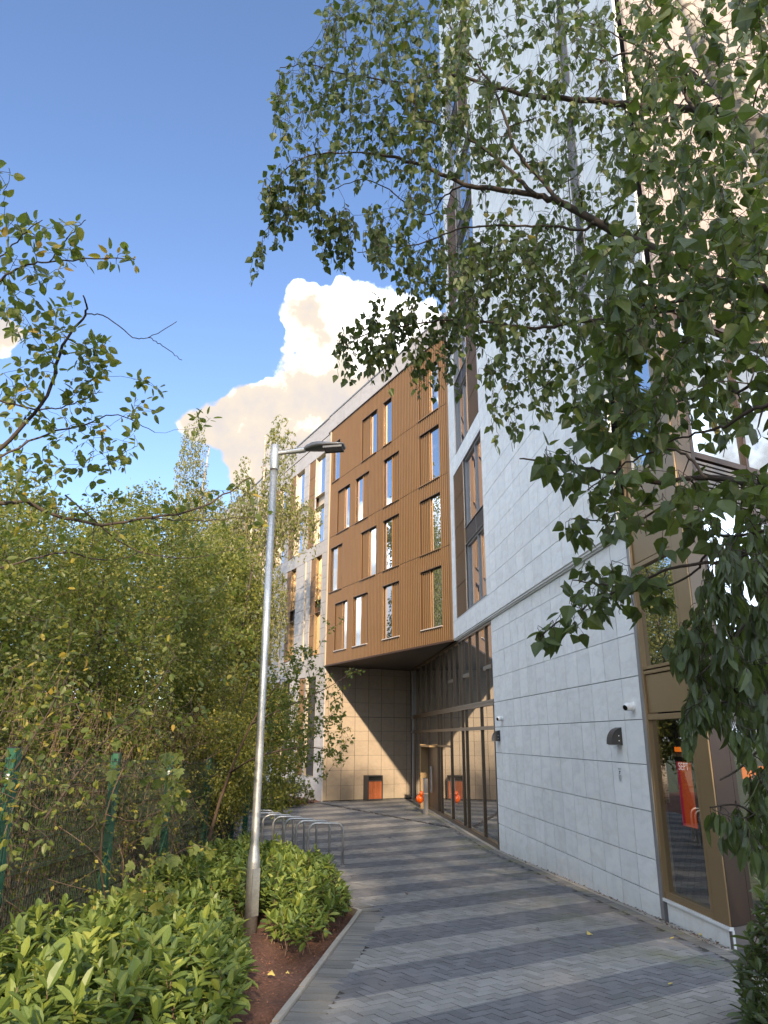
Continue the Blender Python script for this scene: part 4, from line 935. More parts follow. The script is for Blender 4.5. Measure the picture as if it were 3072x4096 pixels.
# ================================================================= big birch over the path, right
def birch():
    base = (4.55, 4.5, gz(4.5)-.05); t = thing('birch_tree', 'large silver birch with white trunk and long leafy branches arching over the path', 'tree', base)
    tp = [base, (4.35, 4.4, -0.3), (3.9, 4.3, 1.6), tuple(at(3200, 800, 5.55)), tuple(at(3040, 560, 5.6)), tuple(at(2930, 400, 5.7)), tuple(at(2800, 170, 5.9)), tuple(at(2730, -40, 6.2)), tuple(at(2650, -400, 6.8))]
    tr = spline(tp, 40); TB = Batch(); tubes(TB, tr, np.linspace(.110, .036, 40), 12); TB.build('trunk', M_BIRCHBARK, t, smooth=True)
    limbs = [([(3300, 1400), (3072, 1230), (2800, 1080), (2560, 970), (2371, 877), (2247, 812), (2147, 783), (1983, 753), (1864, 738), (1700, 668), (1560, 625), (1450, 610)], 4.9, 6.2, .036),
             ([(1864, 738), (1780, 780), (1700, 860), (1480, 720), (1330, 760)], 5.9, 6.2, .007),
             ([(2147, 783), (2045, 685), (1975, 625), (1850, 540), (1740, 490), (1600, 470)], 5.5, 6.3, .016), ([(2247, 812), (2170, 730), (2060, 590), (2020, 470), (1960, 330), (1850, 180), (1760, 40)], 5.4, 6.6, .016),
             ([(2371, 890), (2330, 920), (2200, 905), (2050, 905), (1850, 912), (1700, 970), (1560, 990), (1430, 1010)], 5.3, 6.0, .011),
             ([(2700, 1240), (2330, 1285), (2200, 1310), (2050, 1305), (1940, 1285), (1800, 1280), (1640, 1300), (1480, 1330), (1400, 1370)], 4.6, 5.8, .013),
             ([(3060, 480), (2920, 450), (2778, 436), (2515, 420), (2352, 400), (2170, 390), (1980, 350), (1820, 300), (1600, 330)], 5.6, 6.8, .034),
             ([(3060, 480), (2850, 360), (2720, 250), (2640, 130), (2560, -60)], 5.6, 6.6, .02), ([(2830, 470), (2740, 370), (2650, 250), (2480, 150), (2300, 60)], 5.5, 6.6, .013), ([(2800, 470), (2700, 330), (2530, 210), (2400, 240), (2300, 150)], 5.3, 6.2, .012),
             ([(3300, 1250), (3072, 1156), (2989, 1153), (2840, 1186), (2640, 1213), (2500, 1232)], 3.6, 4.2, .022),
             ([(3300, 2000), (3072, 1945), (2825, 1912), (2610, 1924), (2411, 1887), (2200, 1850), (2080, 1835)], 3.0, 3.9, .016), ([(2825, 1912), (2740, 1820), (2640, 1800), (2480, 1870), (2350, 1960)], 3.1, 3.6, .007),
             ([(3250, 1560), (3050, 1620), (2900, 1700), (2760, 1745), (2600, 1780)], 2.9, 3.5, .010), ([(3200, 1450), (3072, 1500), (2960, 1560), (2860, 1580), (2500, 1640), (2300, 1700)], 3.2, 4.0, .009),
             ([(3100, 2120), (2900, 2140), (2700, 2100), (2500, 2090), (2350, 2080)], 3.0, 3.5, .006), ([(2900, 2240), (2700, 2270), (2560, 2330), (2400, 2390), (2250, 2480), (2150, 2550)], 3.0, 3.5, .007), ([(2830, 2200), (2760, 2300), (2600, 2360), (2440, 2340), (2290, 2320)], 3.0, 3.4, .005),
             ([(2640, 1213), (2500, 1330), (2300, 1480), (2150, 1560)], 4.2, 5.0, .008), ([(1400, 1370), (1330, 1420)], 5.8, 5.8, .003), ([(1450, 610), (1250, 620), (1120, 700), (1040, 860)], 6.2, 5.9, .006), ([(1600, 330), (1400, 300), (1240, 260), (1120, 270)], 6.8, 6.4, .006)]
    nodes = []; rad = []
    for pts, t0, t1, r in limbs:
        P = [at(x, y, t0+(t1-t0)*i/(len(pts)-1)) for i, (x, y) in enumerate(pts)]; S_ = spline(P, 5*len(P)); S_[1:-1] += rng.normal(size=(len(S_)-2, 3))*(.003+r*.06)
        lb = Batch(); tubes(lb, S_, np.linspace(r, max(.003, r*.25), len(S_)), 7); lb.build('limb', M_BARK, t, smooth=True); nodes += list(S_[2:]); rad += list(np.linspace(r, r*.3, len(S_))[2:])
    # joins from the limbs that start outside the picture to the trunk
    for a, b_, r in ((tr[14], at(3300, 1400, 4.9), .04), (tr[14], at(3300, 1250, 3.6), .025), (tr[12], at(3300, 2000, 3.0), .02), (tr[12], at(3250, 1560, 2.9), .014), (tr[13], at(3200, 1450, 3.2), .012), (tr[11], at(3100, 2120, 3.0), .01), (tr[10], at(2900, 2240, 3.0), .01)):
        lb = Batch(); tubes(lb, spline([a, (np.array(a)+np.array(b_))/2+np.array([.1, 0, .1]), b_], 8), np.linspace(r, r*.8, 8), 7); lb.build('limb', M_BARK, t, smooth=True)
    T = []; T2 = []
    def reg(n, poly, a, b_, dst=T):
        for x, y in in_poly(n, poly):
            dt = abs((x-2770)*.88 - y*.475)      # keep the sight line to the white trunk open
            if dt < 150 and y < 620 and x > 2600 and random.random() < .60: continue
            dst.append(tuple(at(x, y, random.uniform(a, b_))))
    reg(400, [(1330, -60), (1230, 180), (1100, 290), (1090, 520), (1180, 640), (1500, 700), (1750, 600), (1900, 0), (1900, -60)], 5.6, 7.2)
    reg(930, [(1800, -60), (3130, -60), (3130, 700), (2500, 1000), (1750, 1150), (1500, 950), (1600, 500)], 5.0, 7.4)
    reg(70, [(1180, 600), (1330, 640), (1250, 850), (1080, 930), (1050, 700)], 5.7, 6.1)
    reg(6, [(1060, 900), (1080, 900), (1030, 1060), (1000, 1060)], 5.8, 5.9); reg(60, [(1230, 850), (1500, 800), (1560, 980), (1300, 1000)], 5.6, 6.0)
    reg(150, [(1450, 900), (2100, 950), (2300, 1250), (1900, 1330), (1600, 1150)], 5.2, 6.2)
    reg(150, [(1400, 1280), (1480, 1180), (1850, 1250), (1850, 1480), (1700, 1520), (1500, 1430), (1400, 1480), (1330, 1380)], 5.3, 5.9)
    reg(300, [(1850, 950), (2500, 900), (2500, 1300), (2350, 1560), (2100, 1640), (2030, 1750), (1950, 1680), (1930, 1500), (1830, 1300)], 4.6, 6.0)
    reg(300, [(2350, 950), (3130, 800), (3130, 1700), (2850, 1750), (2500, 1600), (2350, 1450)], 3.0, 4.6, T2)
    reg(190, [(2550, -60), (3130, -60), (3130, 900), (2700, 1000), (2450, 700)], 3.4, 5.0, T2)
    reg(60, [(2250, 1500), (2600, 1500), (2750, 1800), (2350, 1780)], 3.1, 4.2, T2)
    reg(22, [(2080, 1760), (2300, 1800), (2450, 1950), (2420, 2080), (2200, 2120), (2300, 1960)], 3.2, 3.6, T2)
    reg(55, [(2400, 1850), (3130, 1850), (3130, 2150), (2600, 2150), (2380, 2060)], 2.8, 3.6, T2)
    reg(34, [(2260, 2250), (2500, 2230), (2720, 2280), (2560, 2400), (2380, 2440), (2260, 2500), (2130, 2580), (2110, 2520), (2280, 2400)], 3.0, 3.5, T2)
    B = Batch(); paths = grow(B, nodes, rad, np.array(T), rmin=.0017, keep=5, droop=.20, jit=.1)
    paths2 = grow(B, nodes, rad, np.array(T2), rmin=.0016, keep=5, droop=.09, jit=.1)
    B.build('twigs', M_BARK, t, 'stuff')
    a = leaves_on(paths, 6.0, 0.058, .6, .75, .5); b_ = leaves_on(paths2, 5.0, 0.072, .7, .75, .35)
    P, D, Nn, S = [np.concatenate([x, y]) for x, y in zip(a, b_)]
    emit_leaves(t, P, D, Nn, S, 'birch', M_BIRCH, 300)
birch()
def dark_tree():
    base = (3.3, 3.3, gz(3.3)-.05); t = thing('cherry_tree', 'dark tree with drooping leaves at the right edge before the bronze bay', 'tree', base)
    tr = spline([base, (3.2, 3.3, -.5), (2.9, 3.2, .8), (2.7, 3.1, 1.6)], 10); TB = Batch(); tubes(TB, tr, np.linspace(.05, .02, 10), 8); TB.build('trunk', M_BARK, t, smooth=True)
    nodes = list(tr[3:]); rad = [.02]*7
    for pts, r in [([(3300, 2300), (3072, 2400), (2900, 2600), (2800, 2700)], .008), ([(3300, 2100), (3050, 2200), (2850, 2250)], .008), ([(3300, 2900), (3072, 2980), (2950, 3080), (2880, 3120)], .006), ([(3300, 3200), (3072, 3270), (2950, 3220), (2840, 3230)], .005), ([(3300, 2600), (3050, 2780), (2780, 2820), (2740, 2860)], .006)]:
        P = [at(x, y, 3.2-.1*i) for i, (x, y) in enumerate(pts)]; S_ = spline(P, 16); lb = Batch(); tubes(lb, S_, np.linspace(r, .0025, 16), 6); lb.build('limb', M_BARK, t, smooth=True); nodes += list(S_[2:]); rad += [r*.6]*14
    T = []
    def reg(n, poly, a, b_): T.extend(tuple(at(x, y, random.uniform(a, b_))) for x, y in in_poly(n, poly))
    reg(190, [(2860, 2130), (3130, 2050), (3130, 2700), (2760, 2650), (2640, 2560), (2760, 2420)], 2.7, 3.8); reg(75, [(2720, 2560), (3130, 2560), (3130, 3000), (2900, 2930), (2760, 2840)], 2.7, 3.6)
    reg(14, [(2720, 2750), (2860, 2750), (2820, 2930), (2740, 2920)], 2.8, 3.2); reg(70, [(2960, 2900), (3130, 2850), (3130, 3480), (3000, 3380), (2930, 3260), (3000, 3150)], 2.7, 3.4); reg(5, [(2830, 3200), (2950, 3190), (2950, 3290), (2850, 3260)], 2.8, 3.1)
    B = Batch(); paths = grow(B, nodes, rad, np.array(T), rmin=.0016, keep=5, droop=.06); B.build('twigs', M_BARK, t, 'stuff')
    P, D, Nn, S = leaves_on(paths, 7.5, 0.066, .35, .8, .95); emit_leaves(t, P, D, Nn, S, 'long', M_DARKLEAF, 300)
dark_tree()

# ================================================================= laurel hedges
def laurel(name, label, loc, pts, heights, n, lsize, seedoff=0, mat=None, tpl='laurel', indiv=300, per=9, cat='hedge', top=True):
    t = thing(name, label, cat, loc); B = Batch(); P = []; D = []; Nn = []; S = []
    for q in range(n):
        while True:
            x = random.uniform(min(p[0] for p in pts), max(p[0] for p in pts)); y = random.uniform(min(p[1] for p in pts), max(p[1] for p in pts))
            if inside(x, y, pts) and not (abs(x+1.50) < .20 and 9.0 < y < 10.0): break
        # distance to the outline makes rounded shoulders
        d = 9
        for (ax, ay), (bx, by) in zip(pts, pts[1:]+pts[:1]):
            tt = max(0, min(1, ((x-ax)*(bx-ax)+(y-ay)*(by-ay))/((bx-ax)**2+(by-ay)**2+1e-9))); d = min(d, math.hypot(x-ax-tt*(bx-ax), y-ay-tt*(by-ay)))
        h = heights(x, y)*(0.80+0.2*math.sin(x*7+y*5)*math.sin(y*3.1-x*4)) * min(1.0, .45+(d/.25)*.55)
        z = gz(y) + h*(1 - abs(random.gauss(0, .22))) if random.random() < .55 else gz(y)+h*random.uniform(.04, 1.0)
        z = max(z, gz(y)+.06)
        lean = np.array([random.gauss(0, .45), random.gauss(0, .45), 1.0]); p1 = np.array([x, y, z]); p0 = np.array([x-lean[0]*.12, y-lean[1]*.12, max(gz(y), z-.30)])
        if random.random() < .35: tubes(B, np.array([p0, p1]), [.005, .003], 3)
        m = per; ang = rng.random()*6.28+np.arange(m)*2.4+rng.normal(size=m)*.3; el = np.linspace(-.15, 1.15, m)[::-1]+rng.normal(size=m)*.25
        d_ = np.stack([np.cos(ang)*np.cos(el), np.sin(ang)*np.cos(el), np.sin(el)*.75], -1)+lean*.3*np.array([1, 1, .15])+rng.normal(size=(m, 3))*.12; f = np.linspace(0, 1, m)[:, None]
        P.append(p1-(p1-p0)*f*.35); D.append(d_); nn = np.stack([-np.cos(ang)*np.sin(el), -np.sin(ang)*np.sin(el), np.cos(el)], -1)+rng.normal(size=(m, 3))*.25; Nn.append(nn); S.append(lsize*rng.uniform(.45, 1.2, m))
    B.build('stems', M_TWIG, t, 'stuff')
    emit_leaves(t, np.concatenate(P), np.concatenate(D), np.concatenate(Nn), np.concatenate(S), tpl, mat or M_LAUREL, indiv)
    return t
laurel('laurel_hedge', 'broad glossy laurel hedge filling the lower left corner in front of the fence', (-2.1, 7.2, gz(7.2)), [(-3.25, 3.6), (-1.42, 3.6), (-1.02, 6.0), (-1.24, 7.6), (-1.58, 9.0), (-1.85, 9.7), (-3.25, 9.9)], lambda x, y: 0.66 + (0.10 if y < 7 else 0), 1500, 0.135)
laurel('laurel_hedge', 'laurel hedge clump behind the lamp post beside the cycle stands', (-1.4, 11.5, gz(11.5)), [(-1.22, 9.2), (-0.86, 8.3), (-0.45, 10.6), (-0.55, 11.8), (-1.4, 14.0), (-2.6, 15.6), (-3.2, 15.0), (-3.2, 10.2), (-2.0, 10.0)], lambda x, y: 0.72, 1400, 0.125)
laurel('fine_leaved_shrub', 'dark fine leaved shrub at the right end of the hedge by the kerb corner', (-0.66, 11.15, gz(11.2)), [(-0.88, 10.5), (-0.52, 10.7), (-0.45, 11.2), (-0.75, 12.0), (-1.0, 12.0)], lambda x, y: 0.66, 420, 0.06, mat=M_DARKLEAF, tpl='long', cat='shrub', per=12, indiv=0)
laurel('laurel_bush', 'laurel bush poking in at the lower right corner beside the bay plinth', (3.0, 6.0, gz(6.0)), [(2.48, 5.4), (2.62, 6.1), (2.92, 6.8), (3.9, 7.3), (3.9, 4.9), (2.55, 4.9)], lambda x, y: 1.05 if x > 2.7 else .7, 420, 0.12, cat='bush', indiv=200, mat=M_DARKLEAF)
laurel('low_shrub', 'low dark shrub at the foot of the pale wing behind the cycle stands', (-3.3, 29.5, PZ), [(-6.3, 27.4), (-5.0, 27.2), (-2.75, 30.8), (-2.75, 32.0), (-5.3, 33.0)], lambda x, y: 1.15, 900, 0.10, mat=M_DARKLEAF, tpl='quad', cat='shrub', indiv=0, per=14)
laurel('low_shrub', 'strip of sunlit grassy planting in front of the low dark shrub', (-4.2, 28.2, PZ), [(-6.4, 26.9), (-5.2, 26.6), (-2.9, 30.4), (-3.1, 30.9)], lambda x, y: .35, 300, 0.09, mat=M_BELT_Y, tpl='long', cat='ground cover', indiv=0, per=12)
def vine():
    t = thing('climbing_vine', 'climbing plant with large dull lobed leaves hanging on the fence beside its second post', 'vine', (-3.0, 9.9, gz(9.9)))
    T = [tuple(at(x, y, random.uniform(7.6, 8.6))) for x, y in in_poly(30, [(560, 2960), (720, 3000), (760, 3150), (680, 3300), (640, 3480), (700, 3620), (560, 3660), (500, 3480), (600, 3330), (560, 3150)])]
    T += [tuple(at(x, y, 8.0)) for x, y in [(790, 3380), (850, 3400), (700, 3420), (720, 3015), (480, 2960), (450, 3080)]]
    B = Batch(); st = spline([(-3.1, 9.6, gz(9.6)), (-3.0, 8.6, -1.4), (-2.8, 8.0, -.7), (-2.6, 8.0, -.1)], 12); tubes(B, st, np.linspace(.012, .005, 12), 5)
    paths = grow(B, list(st), [.008]*12, np.array(T), rmin=.002); B.build('stems', M_TWIG, t)
    P = np.array([p[-1] for p in paths]); n = len(P); D = rvec(n)*.6+np.array([0, -.1, -.8]); Nn = np.array([.3, -1.0, .6])+rng.normal(size=(n, 3))*.45
    emit_leaves(t, P, D, Nn, rng.uniform(.09, .18, n), 'lobed', M_VINE, 300)
    P, D, Nn, S = leaves_on(paths, 7, .05, .8, .8, .1); emit_leaves(t, P, D, Nn, S, 'oval', M_BELT_Y, 150)
vine()
belt_tree('broadleaf_tree', 'very tall thin crowned tree behind the viewer casting dapples on the plaza', (1.5, -12, gz(-5)), .2, [((1.8, -12, 14.5), (4.6, 2.5, 6.0), 1.0), ((-4.5, -12, 10.5), (3.0, 2.0, 3.0), .35)], 9500, 0.24, M_BELT, 'trees around the viewer', trunks=2, per=14)
# trees behind the viewer: they shade the foreground and show in the window reflections
for x, y, r, h, lab in [(-6.5, -9, (2.4, 2.6, 2.4), 0.8, 'leafy tree behind the viewer on the left side of the path'), (3.1, -11, (2.7, 2.6, 4.4), 4.0, 'leafy tree behind the viewer in the middle'), (6.6, -9.5, (3.4, 3.0, 6.2), 6.5, 'tall leafy tree behind the viewer on the right side of the path'), (-11, 2, (2.6, 4, 4), 4.2, 'tall leafy tree beyond the fence left of the viewer'), (-10, 9, (2.4, 3, 4), 4.4, 'tall leafy tree beyond the fence at the left outside the picture')]:
    belt_tree('broadleaf_tree', lab, (x, y, gz(max(y, -5))), .16, [((x, y, h), r, 1.0), ((x, y-.5, h-3), (r[0]*.9, r[1], 2.6), .6)], 30000, 0.20, M_BELT, 'trees around the viewer', trunks=2, per=18)
# ================================================================= street furniture
def lathe(B, prof, c, axis=Vector((0, 0, 1)), sides=20):
    q = axis.normalized().to_track_quat('Z', 'Y'); V = []; n = len(prof)
    for r, h in prof:
        for k in range(sides):
            a = 2*math.pi*k/sides; V.append(Vector(c) + q @ Vector((r*math.cos(a), r*math.sin(a), h)))
    F = [(i*sides+k, i*sides+(k+1) % sides, (i+1)*sides+(k+1) % sides, (i+1)*sides+k) for i in range(n-1) for k in range(sides)]
    B.add(np.array([tuple(v) for v in V]), [np.array(F), np.array([list(range(sides))[::-1], list(range((n-1)*sides, n*sides))])])
def galv():
    m, nt, b = newmat('galvanised_steel'); setb(b, None, 0.38, 0.75)
    p = pos(nt); v = N(nt, 'ShaderNodeTexVoronoi', i_Scale=55.0); L(nt, p, v.inputs['Vector']); n = noise(nt, p, 4.0, 5, .65)
    f = math_(nt, 'ADD', math_(nt, 'MULTIPLY', v.outputs['Color'], 0.25), math_(nt, 'MULTIPLY', n, 0.8))
    L(nt, ramp(nt, f, [(0.25, (0.30, 0.30, 0.30)), (0.6, (0.46, 0.46, 0.45)), (0.85, (0.60, 0.59, 0.57))]), b.inputs['Base Color']); bump(nt, b, n, 0.08, .003); return m
M_GALV = galv()
M_LAMPH = simple('grey_cast_lantern', (0.14, 0.14, 0.145), 0.4, 0.5, 0.08); M_LENS = simple('dark_lantern_glass', (0.015, 0.016, 0.018), 0.12, 0, 0.02)
LX, LY = -1.58, 9.85; LZ = gz(LY)
lamp = thing('street_lamp', 'galvanised steel street lamp standing in the hedge with one flat lantern arm', 'street lamp', (LX, LY, LZ))
b = Batch(); lathe(b, [(.080, -.1), (.080, .74), (.078, .76), (.054, .92), (.052, .94), (.050, 2.3), (.048, 5.95)], (LX, LY, LZ)); o = b.build('column', M_GALV, lamp, smooth=True)
TZ = LZ + 5.95
b = Batch(); lathe(b, [(.058, -.02), (.060, 0), (.060, .36), (.050, .365)], (LX, LY, TZ-.06)); b.build('post_top_sleeve', M_GALV, lamp, smooth=True)
b = Batch(); b.box(Matrix.Translation((LX+.045, LY-.053, LZ+.42)) @ Matrix.Rotation(RAD(40), 4, 'Z') @ Matrix.Diagonal((.10, .022, .52, 1))); b.build('service_door', M_GALV, lamp)
adir = Vector((0.985, -0.10, 0.10)).normalized(); a0 = Vector((LX, LY, TZ+.17)); a1 = a0 + adir*.42
b = Batch(); tubes(b, [a0, a0+adir*.25, a1], [.030, .030, .030], 12); tubes(b, [a0+adir*.22, a1], [.037, .037], 12); tubes(b, [a1-adir*.07, a1+adir*.03], [.044, .040], 12); b.build('bracket_arm', M_GALV, lamp, smooth=False)
b = Batch()
for q in (.24, .32): c = a0+adir*q; tubes(b, [c, c+Vector((0, 0, .055))], [.006, .006], 6)
b.build('clamp_bolts', M_GALV, lamp)
def lantern():
    hd = Vector((0.992, -0.12, 0.035)).normalized(); sd = Vector((0, 0, 1)).cross(hd).normalized(); ud = hd.cross(sd)
    secs = [(0.0, .030, .030, -.02), (.05, .062, .046, .0), (.14, .105, .058, .012), (.24, .135, .056, .012), (.36, .140, .040, .004), (.50, .135, .032, -.002), (.585, .118, .026, -.004), (.605, .09, .016, -.006)]
    m = 16; V = []
    for x, w, h, z in secs:
        for k in range(m):
            a = 2*math.pi*k/m; cx, cz = math.copysign(abs(math.cos(a))**.6, math.cos(a))*w, math.copysign(abs(math.sin(a))**.7, math.sin(a))*h*(1.0 if math.sin(a) > 0 else .75)
            V.append(a1 + hd*(x+.0) + sd*cx + ud*(cz+z+.02))
    F = [(i*m+k, i*m+(k+1) % m, (i+1)*m+(k+1) % m, (i+1)*m+k) for i in range(len(secs)-1) for k in range(m)]
    me = np_mesh('lantern', np.array([tuple(v) for v in V]), [np.array(F)[:, ::-1], np.array([list(range(m)), list(range((len(secs)-1)*m, len(secs)*m))[::-1]])], M_LAMPH, True); lan = mobj('lantern', me, lamp)
    c = a1+hd*.44+ud*(-.014); mm = Matrix.Identity(4)
    for i in range(3): mm[i][0] = hd[i]*.25; mm[i][1] = sd[i]*.215; mm[i][2] = ud[i]*.020; mm[i][3] = c[i]
    piece('lens', M_LENS, lan, mm)
    fr = Batch()
    for dx, dy, lx, ly in ((-.13, 0, .012, .23), (.13, 0, .012, .23), (0, .112, .27, .010), (0, -.112, .27, .010)):
        c2 = c + hd*dx + sd*dy - ud*.004; m3 = Matrix.Identity(4)
        for i in range(3): m3[i][0] = hd[i]*lx; m3[i][1] = sd[i]*ly; m3[i][2] = ud[i]*.028; m3[i][3] = c2[i]
        fr.box(m3)
    fr.build('lens_frame', M_LAMPH, lan)
lantern()

# ---- cycle stands
HOOP = [(-1.13, 15.75, 'nearest bare steel cycle hoop, standing just behind the dark end of the hedge'), (-1.44, 16.40, 'second cycle hoop from the front of the row, grey and in shade'), (-1.77, 17.05, 'third cycle hoop from the front of the row'), (-2.10, 17.70, 'fourth cycle hoop from the front, catching the sun on its top'), (-2.43, 18.35, 'fifth cycle hoop from the front of the row, sunlit'), (-2.74, 19.0, 'sixth cycle hoop, next to last, partly behind the lamp post'), (-3.05, 19.65, 'farthest cycle hoop of the row, behind the lamp post')]
hx = Vector((0.97, 0.22, 0)).normalized(); first = None
for i, (x, y, lab) in enumerate(HOOP):
    if first is None:
        t = thing('cycle_stand', lab, 'cycle stand', (x, y, gz(y)), 'steel hoop cycle stands along the hedge')
        B = Batch(); w, h, r = .35, .79, .16; c = Vector((x, y, gz(y)-.05)); pts = [c - hx*w]
        pts += [c - hx*w + Vector((0, 0, h-r+.05-.0))]
        for k in range(1, 7): a = math.pi/2*k/6; pts.append(c - hx*(w-r) - hx*r*math.cos(a) + Vector((0, 0, .05+h-r+r*math.sin(a))))
        for k in range(1, 7): a = math.pi/2*k/6; pts.append(c + hx*(w-r) + hx*r*math.sin(a) + Vector((0, 0, .05+h-r+r*math.cos(a))))
        pts.append(c + hx*w); tubes(B, pts, .024, 12); first = t; proto = B.build('hoop', M_GALV, t, smooth=True)
        fb = Batch(); [lathe(fb, [(.05, -.01), (.05, .008), (.03, .014)], Vector((x, y, gz(y)))+hx*s_*w) for s_ in (-1, 1)]; proto2 = fb.build('base_flange', M_GALV, t)
    else:
        d = Vector((x-HOOP[0][0], y-HOOP[0][1], gz(y)-gz(HOOP[0][1]))); t = first.copy(); COL.objects.link(t); t.location = first.location + d; t['label'] = lab; WM[t.name] = Matrix.Translation(t.location)
        for pr in (proto, proto2):
            c2 = pr.copy(); COL.objects.link(c2); c2.parent = t; c2.matrix_parent_inverse = pr.matrix_parent_inverse.copy()

# ---- litter bin against the sunlit wall
M_WOOD = simple('red_brown_hardwood', (0.30, 0.085, 0.03), 0.5, 0, 0.35, 6.0); M_DARKST = simple('dark_grey_steel', (0.06, 0.058, 0.06), 0.45, 0.4, 0.05); M_HOLE = simple('black_opening', (0.008, 0.008, 0.008), 0.9)
bs = wl - 2.28; bn = thing('litter_bin', 'square dark steel litter bin with upright red brown timber slats against the sunlit wall', 'litter bin', tuple(P4.pt(bs, PZ, .25)))
b = Batch(); W0, W1, D0, D1, H0, H1 = bs-.36, bs+.36, .05, .47, PZ+.02, PZ+1.0
for a in ((W0, W0+.05, H0, H1, D0, D1), (W1-.05, W1, H0, H1, D0, D1), (W0+.05, W1-.05, H1-.04, H1, D0, D1), (W0+.05, W1-.05, H0, H0+.04, D0, D1), (W0+.05, W1-.05, H0+.04, H1-.04, D0, D0+.02)): b.box(P4.M(*a))
b.build('casing', M_DARKST, bn); piece('opening', M_HOLE, bn, P4.M(W0+.05, W1-.05, H1-.20, H1-.04, D0+.05, D1-.09)); piece('canopy_lip', M_DARKST, bn, P4.M(W0+.05, W1-.05, H1-.235, H1-.20, D0+.05, D1-.02))
for k in range(7): piece('timber_slat', M_WOOD, bn, P4.M(W0+.055+k*.0875, W0+.055+k*.0875+.081, H0+.05, H1-.24, D1-.05, D1-.015))
# ---- bollard and balloons
BX, BY = 1.50, 27.35
bl = thing('bollard', 'slim square grey steel bollard beside the glass entrance', 'bollard', (BX, BY, PZ))
b = Batch(); b.box(Matrix.Translation((BX, BY, PZ+.59)) @ Matrix.Rotation(RAD(28), 4, 'Z') @ Matrix.Diagonal((.12, .12, 1.18, 1))); b.build('shaft', simple('mid_grey_steel', (0.20, 0.19, 0.19), .45, .4, .05), bl)
b = Batch(); b.box(Matrix.Translation((BX, BY, PZ+1.185)) @ Matrix.Rotation(RAD(28), 4, 'Z') @ Matrix.Diagonal((.132, .132, .014, 1))); b.build('cap', M_DARKST, bl)
b = Batch(); b.box(Matrix.Translation((BX, BY, PZ+.68)) @ Matrix.Rotation(RAD(28), 4, 'Z') @ Matrix.Diagonal((.128, .128, .03, 1))); b.build('tied_string', M_CREAM, bl)
M_BALL = simple('orange_balloon_rubber', (0.85, 0.12, 0.005), 0.22, 0, 0.03)
def balloon(c, r, lab):
    t = thing('balloon', lab, 'balloon', c, 'orange balloons tied to the bollard'); B = Batch()
    prof = [(r*math.sin(math.pi*k/14)*(1 if k < 8 else 1), -r*math.cos(math.pi*k/14)*1.05) for k in range(1, 14)]; lathe(B, prof, c, sides=20); B.build('envelope', M_BALL, t, smooth=True)
    B = Batch(); lathe(B, [(.004, -.04), (.012, -.03), (.004, -.008), (.008, .02)], Vector(c)+Vector((.0, 0, -r*1.05))); B.build('knot', M_BALL, t)
    return t
balloon(tuple(at(1680, 3195, math.sqrt(BY**2)*1.012)), .140, 'larger orange balloon hanging low on the left of the bollard')
balloon(tuple(at(1686, 3174, math.sqrt(BY**2)*1.008)), .080, 'smaller orange balloon directly above the larger one at the bollard')

# ---- wall fittings
M_WHITE = simple('white_plastic', (0.70, 0.71, 0.72), 0.35, 0, 0.03); M_BLK = simple('black_plastic', (0.022, 0.023, 0.026), 0.38, 0, 0.05); M_GLOSSB = simple('glossy_black_dome', (0.004, 0.004, 0.005), 0.05)
def cctv(s, z, lab):
    c = P1.pt(s, z, 0); t = thing('security_camera', lab, 'security camera', tuple(c), 'white turret cameras on the stone wall'); w = P1.w
    B = Batch(); lathe(B, [(.062, 0), (.062, .035), (.055, .045), (.050, .07)], c, w, 22); B.build('base', M_WHITE, t, smooth=False)
    ax = (w*.75 + P1.u*-.10 + Vector((-.1, -.35, -.30))).normalized(); o = c + w*.085
    B = Batch(); prof = [(.060*math.sin(math.pi*k/12), -.060*math.cos(math.pi*k/12)) for k in range(1, 9)]+[(.046, .042), (.044, .060)]; lathe(B, prof, o, ax, 22); bd = B.build('ball', M_WHITE, t, smooth=True)
    B = Batch(); lathe(B, [(.040, .055), (.040, .0605), (.034, .066), (.015, .070)], o, ax, 22); B.build('lens', M_GLOSSB, bd, smooth=True)
cctv(.36, .44, 'nearer white turret security camera high on the stone wall beside the bronze bay'); cctv(7.70, .45, 'farther white turret security camera near the left edge of the stone wall')
def bulkhead(s, z, lab):
    c = P1.pt(s, z, 0); t = thing('wall_light', lab, 'wall light', tuple(c), 'black hooded wall lights on the stone wall'); w = P1.w; u = P1.u
    V = []; m = 9; prof = [(0, .115)] # hood: quarter-round in section, arched in elevation
    for side in (-1, 1):
        for k in range(m):
            a = math.pi/2*k/(m-1); V.append(c + u*side*.10 + w*(.0+.165*math.sin(a)) + Vector((0, 0, -.10+.235*math.cos(a)**.9 if a < 1.57 else -.10)))
        V.append(c + u*side*.10 + w*.0 + Vector((0, 0, -.10)))
    nn = m+1; F = [(k, k+1, nn+k+1, nn+k) for k in range(m-1)]
    me = np_mesh('hood', np.array([tuple(v) for v in V]), [np.array(F), np.array([list(range(nn))[::-1]]), np.array([list(range(nn, 2*nn))])], M_BLK, False)
    h = mobj('hood', me, t); piece('diffuser', simple('grey_lamp_diffuser', (.25, .25, .26), .3), t, P1.M(s-.08, s+.08, z-.112, z-.10, .01, .15)); piece('backplate', M_BLK, t, P1.M(s-.108, s+.108, z-.11, z+.14, 0, .012))
    sc = Batch(); [lathe(sc, [(.007, 0), (.007, .006)], c+u*-.1003+w*.05+Vector((0, 0, zz)), -u, 8) for zz in (.02, -.05)]; sc.build('screws', M_WHITE, t)
bulkhead(.95, .02, 'nearer black hooded wall light on the stone wall above the small white notice'); bulkhead(8.12, .04, 'farther black hooded wall light at the left edge of the stone wall')
sg = thing('notice', 'small white notice with a camera symbol and lines of small print on the stone wall', 'sign', tuple(P1.pt(1.03, -.51, 0)))
